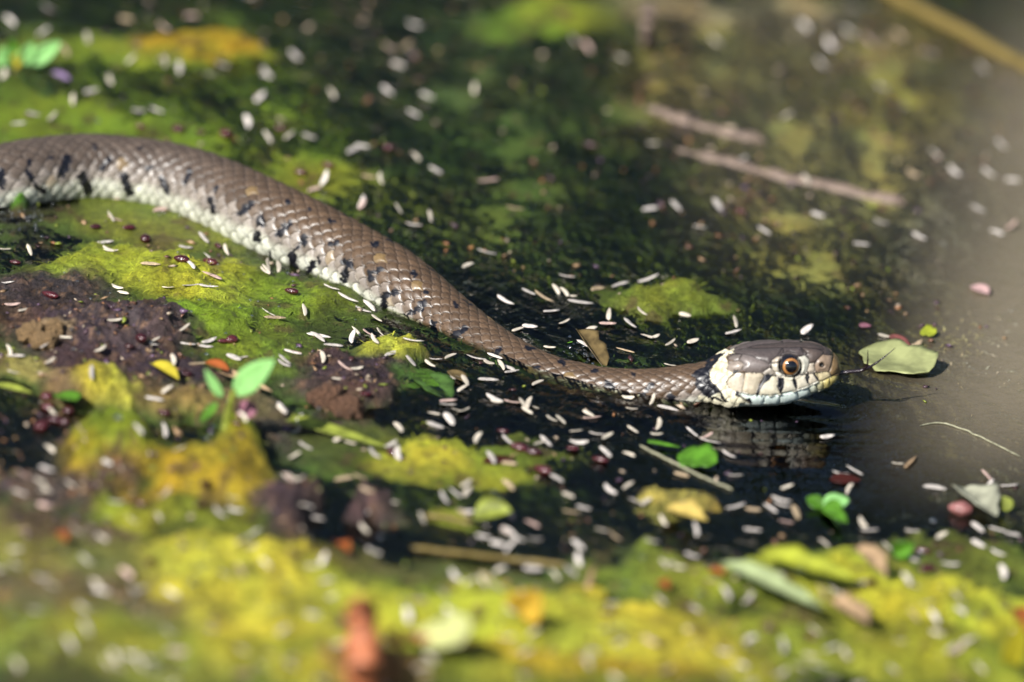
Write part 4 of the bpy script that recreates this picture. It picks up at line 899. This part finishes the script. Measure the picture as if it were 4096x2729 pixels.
leaf_px('rose_petal', (940, 1665), (1035, 1640), 75, M_pink, 'broad rose-pink petal standing behind the green seedling lump', 0.001, 0.002, shape='round', curl=.1, fold=.1, seed=16, cat='petal', up=(0, -1, .6))
leaf_px('yellow_leaf', (-20, 1560), (130, 1575), 40, M_ygr, 'narrow yellow-green leaf over the dark hollow left of the berries', 0.0015, 0, shape='leaf', curl=.05, fold=.15, seed=17)
leaf_px('green_scrap', (230, 1610), (305, 1615), 100, M_lgreen2, 'small oval green scrap above the purple berry clump', 0.002, 0.001, shape='round', curl=.1, fold=.1, seed=18, cat='leaf scrap')
leaf_px('pale_leaf', (1650, 2590), (1895, 2545), 150, M_cream, 'pale cream-green square leaf glowing in the foreground algae', 0.002, 0.006, shape='scoop', curl=.1, fold=.15, wav=.05, seed=19, up=(0.1, -1, .9))
leaf_px('yellow_leaf', (2080, 2480), (2160, 2350), 150, lf_mat('leaf_gold', (0.62, 0.40, 0.05), .3), 'golden yellow crumpled leaf beside a white petal in foreground', 0.001, 0.008, shape='leaf', curl=.15, fold=.3, wav=.08, seed=21, up=(0, -1, .5))
for k, (b, w) in enumerate([((2240, 2425), 100), ((2330, 2440), 120), ((2400, 2415), 90)]): pass
lob = on_ground(2350, 2370, .001)
tl = empty('lobed_leaf', lob); tag(tl, 'yellow three-lobed leaf on a thin tan stalk in the foreground algae', 'leaf')
for k, (b, w) in enumerate([((2245, 2425), .0055), ((2330, 2450), .007), ((2400, 2415), .0055)]):
    lb = unp(np.array(float(b[0])), np.array(float(b[1])), lob[2]+.001); leaf('lobe', lob, lb-lob, np.linalg.norm(lb-lob), w, M_yel, (0, -.4, 1), parent=tl, shape='round', curl=.05, fold=.1, seed=30+k)
V_, F_ = tube(smooth_path([lob, at_depth(2360, 2330, lob), at_depth(2375, 2270, lob)], 8), np.linspace(.0011, .0007, 8), 6); mesh_obj('stalk', V_-lob, F_, M_tan, tl)
leaf_px('grass_leaf', (2880, 2300), (3290, 2440), 100, lf_mat('blade_silver', (0.34, 0.40, 0.20), .3, .45, .3, 200), 'long silvery green leaf blade slanting across foreground algae', 0.003, 0, cat='grass blade', shape='leaf', curl=.05, fold=.2, wav=.08, n=20, seed=22)
leaf_px('grass_leaf', (3030, 2275), (3420, 2330), 130, lf_mat('blade_lime', (0.33, 0.36, 0.03), .3, .45, .35, 200), 'broad lime-yellow leaf blade lying behind the silvery green blade', 0.003, 0, cat='grass blade', shape='leaf', curl=.04, fold=.2, wav=.10, n=20, seed=23)
leaf_px('dead_leaf', (3310, 2440), (3475, 2515), 110, M_tan, 'pinkish tan dead leaf lying at the end of the silvery blade', 0.002, 0.001, shape='leaf', curl=.12, fold=.3, wav=.12, seed=24)
leaf_px('dead_leaf', (3410, 2262), (3545, 2285), 95, M_tan, 'tan crumpled leaf bridging algae behind the pinkish dead leaf', 0.004, 0.001, shape='leaf', curl=-.15, fold=.3, wav=.1, seed=25)
leaf_px('green_leaf', (3570, 2230), (3660, 2170), 75, M_lgreen2, 'yellow-green leaf standing up from dark water behind a white petal', 0.001, 0.004, shape='leaf', curl=.05, fold=.2, seed=26, up=(.3, -1, .4))
ct = on_ground(3290, 2035, .0005); lt = empty('leaf_sprig', ct); tag(lt, 'sprig of three small green leaves floating among white petals', 'leaf')
for k, (b, w, mt) in enumerate([((3225, 1995), .0042, M_lgreen2), ((3395, 2005), .005, M_lgreen), ((3370, 2040), .0042, M_lgreen2), ((3390, 2100), .004, M_lgreen2)]):
    lb = unp(np.array(float(b[0])), np.array(float(b[1])), ct[2]+.001); leaf('leaf', ct, lb-ct, np.linalg.norm(lb-ct), w, mt, (0, -.6, 1), parent=lt, shape='leaf', curl=.1, fold=.15, seed=40+k)
leaf_px('pale_leaf', (3850, 1965), (3985, 2075), 150, lf_mat('leaf_grey', (0.34, 0.34, 0.25), .2, .4, .35, 250), 'grey-white folded leaf floating behind the reddish berry', 0.001, 0.0005, shape='leaf', curl=.05, fold=.2, wav=.1, n=18, seed=27)
leaf_px('green_leaf', (4035, 2060), (4010, 1985), 60, M_ygr, 'small yellow-green leaf upright beside the grey-white folded leaf', 0.001, 0.003, shape='leaf', curl=.02, fold=.1, seed=28, up=(0, -1, .3))
bp = on_ground(3840, 2055, .0012); o = bpy.data.objects.new('berry', blob_mesh(77)); COL.objects.link(o); o.data.materials.append(mat_plain('berry_rose', (0.26, 0.10, 0.09), .25, .5, .35, 2, .3, .05, coat=.5)); o.matrix_world = frame_m(bp, (1, .1, -.05), sc=(.0030, .0021, .0018)); tag(o, 'dull rose-red berry floating beside the grey-white folded leaf', 'berry')
leaf_px('lilac_petal', (210, 300), (280, 325), 40, M_purple, 'lilac petal blurred in the algae below the far sprout tuft', 0.001, 0, shape='leaf', curl=.1, fold=.1, seed=29, cat='petal')
leaf_px('red_scrap', (3560, 1348), (3640, 1390), 55, lf_mat('scrap_dull_red', (0.20, 0.07, 0.06), .2), 'dull red scrap behind the pale rounded leaf by the tongue', 0.0006, 0, shape='leaf', curl=.05, fold=.1, seed=31, cat='leaf scrap')
leaf_px('pink_scrap', (3435, 1310), (3485, 1306), 30, M_pink, 'narrow pink scrap floating beyond the snake\'s snout', 0.0006, 0, shape='leaf', curl=.05, fold=.1, seed=32, cat='leaf scrap')
leaf_px('pink_scrap', (3890, 1150), (3955, 1180), 70, lf_mat('scrap_rose', (0.55, 0.36, 0.34), .2), 'pale pink petal floating alone on the smooth murky water', 0.0006, 0, shape='leaf', curl=.05, fold=.1, seed=33, cat='petal')
leaf_px('green_scrap', (3680, 1335), (3745, 1338), 80, lf_mat('scrap_lime', (0.30, 0.34, 0.03), .2), 'small lime green scrap floating above the pale rounded leaf', 0.0006, 0, shape='round', curl=.1, fold=.15, wav=.12, seed=34, cat='leaf scrap')
leaf_px('straw', (3620, 1878), (3668, 1822), 18, M_tan, 'short orange-brown straw floating right of the snake\'s reflection', 0.0006, 0, cat='straw', shape='blade', curl=.0, fold=.1, seed=35)
leaf_px('red_leaf', (3320, 1925), (3445, 1925), 70, M_red, 'dark red-brown leaf under a pair of white petals on dark water', 0.0004, 0, shape='leaf', curl=.05, fold=.1, seed=36)
leaf_px('red_leaf', (1930, 1862), (2060, 1838), 60, M_red, 'dark red leaf below two white petals on the algae', 0.0002, 0, shape='leaf', curl=.05, fold=.1, seed=37)
leaf_px('brown_leaf', (1795, 1490), (1870, 1530), 60, M_brn, 'small brown leaf under a white petal on the dark water', 0.0006, 0, shape='leaf', curl=.02, fold=.1, seed=38)
leaf_px('yellow_leaf', (2660, 2050), (2830, 2090), 110, lf_mat('leaf_straw', (0.50, 0.38, 0.10), .25), 'straw-yellow leaf lying in the tan mat at the dark water\'s edge', 0.001, 0, shape='leaf', curl=.05, fold=.2, wav=.12, n=18, seed=39)
leaf_px('green_leaf', (1890, 2090), (2050, 2060), 150, M_ygr, 'folded yellow-green leaf among white petals in the dark hollow', 0.001, 0.002, shape='leaf', curl=.1, fold=.3, seed=41)
for (a, b, w, lab, sd) in [((225, 2160), (265, 2175), 80, 'small orange scrap on the dark mud at the far left', 51), ((1345, 2195), (1400, 2215), 90, 'rusty orange scrap at the foot of the purple mud clump', 52), ((2625, 2355), (2675, 2360), 80, 'small orange-red scrap on the green algae below the straw-yellow leaf', 53), ((4060, 2460), (4110, 2540), 120, 'vivid orange scrap beside a yellow blade at the algae mat\'s edge', 54), ((2830, 2310), (2900, 2300), 70, 'orange-brown scrap beside the silvery green blade', 55)]:
    leaf_px('orange_scrap', a, b, w*.6, M_org, lab, .0015, .001, shape='leaf', curl=.1, fold=.25, wav=.1, seed=sd, cat='leaf scrap')
leaf_px('grass_leaf', (4040, 2700), (4085, 2480), 90, lf_mat('blade_yellow', (0.50, 0.44, 0.03), .35), 'upright yellow blade beside the vivid orange scrap', 0.002, 0.012, cat='grass blade', shape='blade', curl=.02, fold=.1, seed=56, up=(0, -1, .2))
# twigs and stalks
def twig(name, pts, r0_, r1_, mat, label, z=0.0006, cat='twig', knots=0.24, n=26, seed=0, group=None):
    P = []
    for q_ in pts:
        if len(q_) == 3: P.append(unp(np.array(float(q_[0])), np.array(float(q_[1])), q_[2]))
        else: P.append(on_ground(*q_, z))
    P = smooth_path(P, n); r = np.linspace(r0_, r1_, n)*(1+knots*np.random.default_rng(seed).normal(size=n)*.5+knots*1.2*fbm(np.linspace(0, 7, n), np.full(n, seed*3.3), 2, 9)); r[0] *= .45; r[-1] *= .4; P = P+knots*np.random.default_rng(seed+50).normal(size=P.shape)*np.array([0, .002, .001])
    c_ = P.mean(0); V_, F_ = tube(P, r, 9); o = mesh_obj(name, V_-c_, F_, mat); o.location = c_.tolist(); tag(o, label, cat, group); return o
M_twig = mat_plain('twig_pinkish', (0.19, 0.14, 0.11), .6, .3, .35, 500); M_reed = mat_plain('reed_straw', (0.17, 0.125, 0.035), .5, .35, .25, 300); M_stalk = mat_plain('stalk_rust', (0.42, 0.14, 0.06), .5, .35, .4, 250); M_thin = mat_plain('stem_grey', (0.28, 0.27, 0.18), .5, .35, .3, 600)
twig('twig', [(2585, 430), (2720, 480), (2850, 520), (3060, 570)], .0016, .0022, M_twig, 'pale tan twig lying in shallow water, shorter of two side by side', -.0006, seed=1)
twig('twig', [(2680, 590), (2880, 640), (3100, 700), (3300, 745), (3500, 790), (3620, 810)], .0020, .0030, M_twig, 'long pinkish-grey twig half sunk in murky water', -.0012, seed=2)
twig('twig', [(2595, 200), (2590, 130, .006), (2595, 20, .014)], .0018, .0022, M_twig, 'short pinkish stub of twig standing upright in far algae', .0, seed=3)
twig('reed_stalk', [(3480, -60), (3640, 40), (3820, 130), (4000, 230), (4200, 330)], .0019, .0017, M_reed, 'straw-yellow reed stalk floating in front of dark far weeds', .0012, cat='reed', knots=.05, seed=4)
twig('rotten_stalk', [(1470, 2760), (1455, 2650, .012), (1450, 2540, .016), (1440, 2400, .022)], .0036, .0040, M_stalk, 'rust-red rotten stalk standing up in the foreground algae', .0, cat='stalk', seed=5)
twig('rotten_stalk', [(1540, 2600), (1700, 2625), (1890, 2625)], .0012, .0010, M_stalk, 'thin rust-red stalk lying under the pale square leaf', .003, cat='stalk', seed=6)
twig('stem', [(2560, 1790), (2680, 1850), (2800, 1910), (2930, 1965)], .00035, .0003, M_thin, 'thin grey stem slanting across dark water below the reflection', .0004, cat='stem', knots=.05, seed=7)
twig('stem', [(3680, 1705), (3760, 1695), (3850, 1720), (3960, 1770), (4080, 1830)], .00025, .0002, M_thin, 'fine pale stem curving over the murky brown water', .0002, cat='stem', knots=.05, seed=8)
twig('stem', [(1640, 2210), (1850, 2235), (2080, 2260), (2260, 2290)], .0007, .0006, M_reed, 'long straw-coloured stem lying along the edge of the dark hollow', .0012, cat='stem', knots=.05, seed=9)
twig('stem', [(1700, 2080), (1800, 2095), (1880, 2115)], .0007, .0004, M_reed, 'short straw-coloured stem floating left of the folded leaf', .0008, cat='stem', knots=.05, seed=10)
# crumbs of tan soil on the mud
def crumb(px, py, r, c, label, seed):
    me = blob_mesh(seed, 28, 36, .0); cv = np.empty(len(me.vertices)*3); me.vertices.foreach_get('co', cv); cv = cv.reshape(-1, 3)
    f = 1+0.42*fbm(cv[:, 0]*2.6+seed, cv[:, 1]*2.6+cv[:, 2]*2.2, 4, seed, .65); me.vertices.foreach_set('co', (cv*f[:, None]).ravel()); me.update()
    me.materials.append(c); o = bpy.data.objects.new('soil_crumb', me); COL.objects.link(o); p = on_ground(px, py, r*.5)
    o.matrix_world = frame_m(p, (1, .2, .1), sc=(r, r*.8, r*.8)); tag(o, label, 'soil crumb')
M_crumb = mat_plain('soil_tan', (0.46, 0.30, 0.15), .6, .3, .4, 6, .8, .1); M_cr2 = mat_plain('soil_brown', (0.26, 0.14, 0.085), .55, .4, .4, 5, .8, .1)
crumb(120, 1370, .0034, M_crumb, 'larger tan soil crumb on the purple-brown mud', 401); crumb(208, 1345, .0028, M_crumb, 'smaller tan soil crumb beside the larger one on mud', 402); crumb(1300, 1625, .0042, M_cr2, 'brown soil crumb with water drops among petals', 403); crumb(1385, 1670, .0040, M_cr2, 'brown soil crumb at the root of the yellow-green blade', 404); crumb(175, 1400, .003, M_crumb, 'small tan soil crumb in front of the two tan ones', 405)

# ------------------------------------------------------------------ algae filaments: fine fur over the mats
NF = 30000
fx = rng.uniform(X0, X1, NF*3); fy = rng.uniform(Y0+.02, Y1-.02, NF*3)
fh, fc = bed(fx, fy, True)
okm = (fh > -0.0012) & (fc[:, 1] > fc[:, 0]*0.8) & (fc[:, 1] > 0.05)
fx, fy, fh, fc = fx[okm][:NF], fy[okm][:NF], fh[okm][:NF], fc[okm][:NF]
nf = len(fx); an = rng.uniform(0, 2*math.pi, nf); ln = rng.uniform(.0008, .0032, nf); lift = rng.uniform(-.0004, .0004, nf)
d3 = np.stack([np.cos(an), np.sin(an)*1.3, lift/ln], -1)
c_ = np.stack([fx, fy, fh+.0001], -1); sd_ = np.stack([-np.sin(an), np.cos(an), np.zeros(nf)], -1)*rng.uniform(.00005, .00014, nf)[:, None]
mid = c_+d3*(ln*.5)[:, None]+np.stack([rng.normal(0, .0003, nf), rng.normal(0, .0003, nf), rng.uniform(.00005, .0003, nf)], -1); end = c_+d3*ln[:, None]
FV = np.stack([c_-sd_, c_+sd_, mid+sd_, mid-sd_, end], 1).reshape(-1, 3)
b_ = np.arange(nf)[:, None]*5
FF = np.vstack([b_+np.array([0, 1, 2, 3]), b_+np.array([3, 2, 4, 4])])
quad = FF[:nf]; tri = FF[nf:, :3]
fcol = np.repeat(np.clip(fc*rng.uniform(.7, 1.7, nf)[:, None], 0, .7), 5, axis=0)
M_fil = bpy.data.materials.new('algae_filament'); M_fil.use_nodes = True
_n = M_fil.node_tree; _a = _n.nodes.new('ShaderNodeAttribute'); _a.attribute_name = 'Col'; _n.links.new(_a.outputs['Color'], _n.nodes['Principled BSDF'].inputs['Base Color']); _n.nodes['Principled BSDF'].inputs['Roughness'].default_value = .4
o = mesh_obj('algae_filaments', FV, [tuple(map(int, q_)) for q_ in quad]+[tuple(map(int, q_)) for q_ in tri], M_fil, smooth=False, col=fcol); tag(o, 'fine green algae filaments furring the floating mats', None, None, 'stuff')

# ------------------------------------------------------------------ crumbs of rotten leaf, husk and bark lying on mud and mats
ND = 9000
dx_ = rng.uniform(X0, X1, ND*3); dy_ = rng.uniform(Y0+.02, Y1-.02, ND*3)
dh, dc = bed(dx_, dy_, True)
cl_ = fbm(dx_*45, dy_*28, 3, 301); brown_ = (dc[:, 0] > dc[:, 1]*1.15) & (dc[:, 0] < .25)
wpx_, wpy_ = proj(np.stack([dx_, dy_, 0*dx_], -1)); drift = (wpx_ < 3300) & (wpy_ > 1500+.12*(wpx_-2048)) & (rng.random(len(dx_)) < .035)
okd = drift | (dh > -0.0004) & ((rng.random(len(dx_)) < np.where(brown_, .9, .10)*np.clip(.6+cl_, .1, 1)))
dx_, dy_, dh = dx_[okd][:ND], dy_[okd][:ND], dh[okd][:ND]; nd_ = len(dx_)
pal = np.array([(.30, .19, .10), (.16, .08, .05), (.07, .04, .05), (.05, .02, .02), (.42, .33, .24), (.20, .24, .03), (.10, .06, .10), (.26, .12, .05)])
dcol = pal[rng.integers(0, len(pal), nd_)]*rng.uniform(.6, 1.3, nd_)[:, None]
oct_ = np.array([(1, 0, 0), (0, 1, 0), (-1, 0, 0), (0, -1, 0), (0, 0, 1), (0, 0, -1)], float)
oF = np.array([(0, 1, 4), (1, 2, 4), (2, 3, 4), (3, 0, 4), (1, 0, 5), (2, 1, 5), (3, 2, 5), (0, 3, 5)])
szd = rng.uniform(.0003, .0011, nd_)*rng.choice([1, 1, 1.7], nd_); ax1 = rng.normal(size=(nd_, 3))*[1, 1, .35]; ax1 /= np.linalg.norm(ax1, axis=1)[:, None]
ax2 = np.cross(ax1, rng.normal(size=(nd_, 3))*[.3, .3, 1]); ax2 /= np.linalg.norm(ax2, axis=1)[:, None]; ax3 = np.cross(ax1, ax2)
P_ = np.stack([dx_, dy_, np.maximum(dh, 0)+.0002], -1)
jit = 1+.3*rng.normal(size=(nd_, 6, 1)).clip(-1.2, 1.2)
DV = P_[:, None]+szd[:, None, None]*jit*(oct_[None, :, :1]*ax1[:, None]+.5*oct_[None, :, 1:2]*ax2[:, None]+.28*oct_[None, :, 2:]*ax3[:, None])
M_deb = bpy.data.materials.new('leaf_crumbs'); M_deb.use_nodes = True
_n = M_deb.node_tree; _a = _n.nodes.new('ShaderNodeAttribute'); _a.attribute_name = 'Col'; _n.links.new(_a.outputs['Color'], _n.nodes['Principled BSDF'].inputs['Base Color']); _n.nodes['Principled BSDF'].inputs['Roughness'].default_value = .32
o = mesh_obj('leaf_crumbs', DV.reshape(-1, 3), (np.arange(nd_)[:, None, None]*6+oF[None]).reshape(-1, 3), M_deb, smooth=False, col=np.repeat(dcol, 6, axis=0)); tag(o, 'crumbs of rotten leaf and bark strewn over mud and algae', None, None, 'stuff')

# ------------------------------------------------------------------ water drops and bubbles glinting in the sun
M_drop = bpy.data.materials.new('water_drop'); M_drop.use_nodes = True
_n = M_drop.node_tree; _p = _n.nodes['Principled BSDF']; _n.nodes.remove(_p)
_t = _n.nodes.new('ShaderNodeBsdfTransparent'); _g = _n.nodes.new('ShaderNodeBsdfGlossy'); _g.inputs['Roughness'].default_value = .12; _f = _n.nodes.new('ShaderNodeFresnel'); _f.inputs[0].default_value = 1.6; _m = _n.nodes.new('ShaderNodeMixShader')
_n.links.new(_f.outputs[0], _m.inputs[0]); _n.links.new(_t.outputs[0], _m.inputs[1]); _n.links.new(_g.outputs[0], _m.inputs[2]); _n.links.new(_m.outputs[0], _n.nodes['Material Output'].inputs[0])
DR = [(470, 1682, .0009), (475, 1690, .0008), (850, 1715, .0006), (845, 1745, .0008), (825, 1765, .0007), (1275, 1645, .0006), (1312, 1640, .0007), (1345, 1640, .0005), (825, 1428, .0006), (605, 1420, .0005), (280, 1345, .0005), (285, 1372, .0004), (292, 1410, .0005), (325, 1412, .0004), (2000, 2500, .0008), (1995, 2000, .0006), (1975, 1975, .0006), (3200, 2375, .001), (3730, 2095, .0008), (1820, 2550, .001), (390, 495, .0006)]
for k in range(60): DR.append((rng.uniform(0, 4096), rng.uniform(2150, 2729), rng.uniform(.0004, .0009)))
for k in range(150):
    u = rng.integers(0, 4)
    ctr = [(730, 850, 120, 25), (2330, 1420, 70, 40), (90, 870, 80, 60), (800, 1200, 500, 200)][u]
    DR.append((ctr[0]+rng.normal()*ctr[2]*.6, ctr[1]+rng.normal()*ctr[3]*.6, rng.uniform(.00018, .00042)))
sphv, sphf = cap_mesh(1.0, .001, math.pi-.001, 10, 8)
Vs, Fs = [], []
for k, (px, py, r) in enumerate(DR):
    p = on_ground(px, py, r*.6); Vs.append(sphv*r+p); Fs.append(sphf+k*len(sphv))
o = mesh_obj('water_drops', np.vstack(Vs), np.vstack(Fs), M_drop); tag(o, 'tiny water drops glinting on algae, mud and the snake\'s edge', None, None, 'stuff')
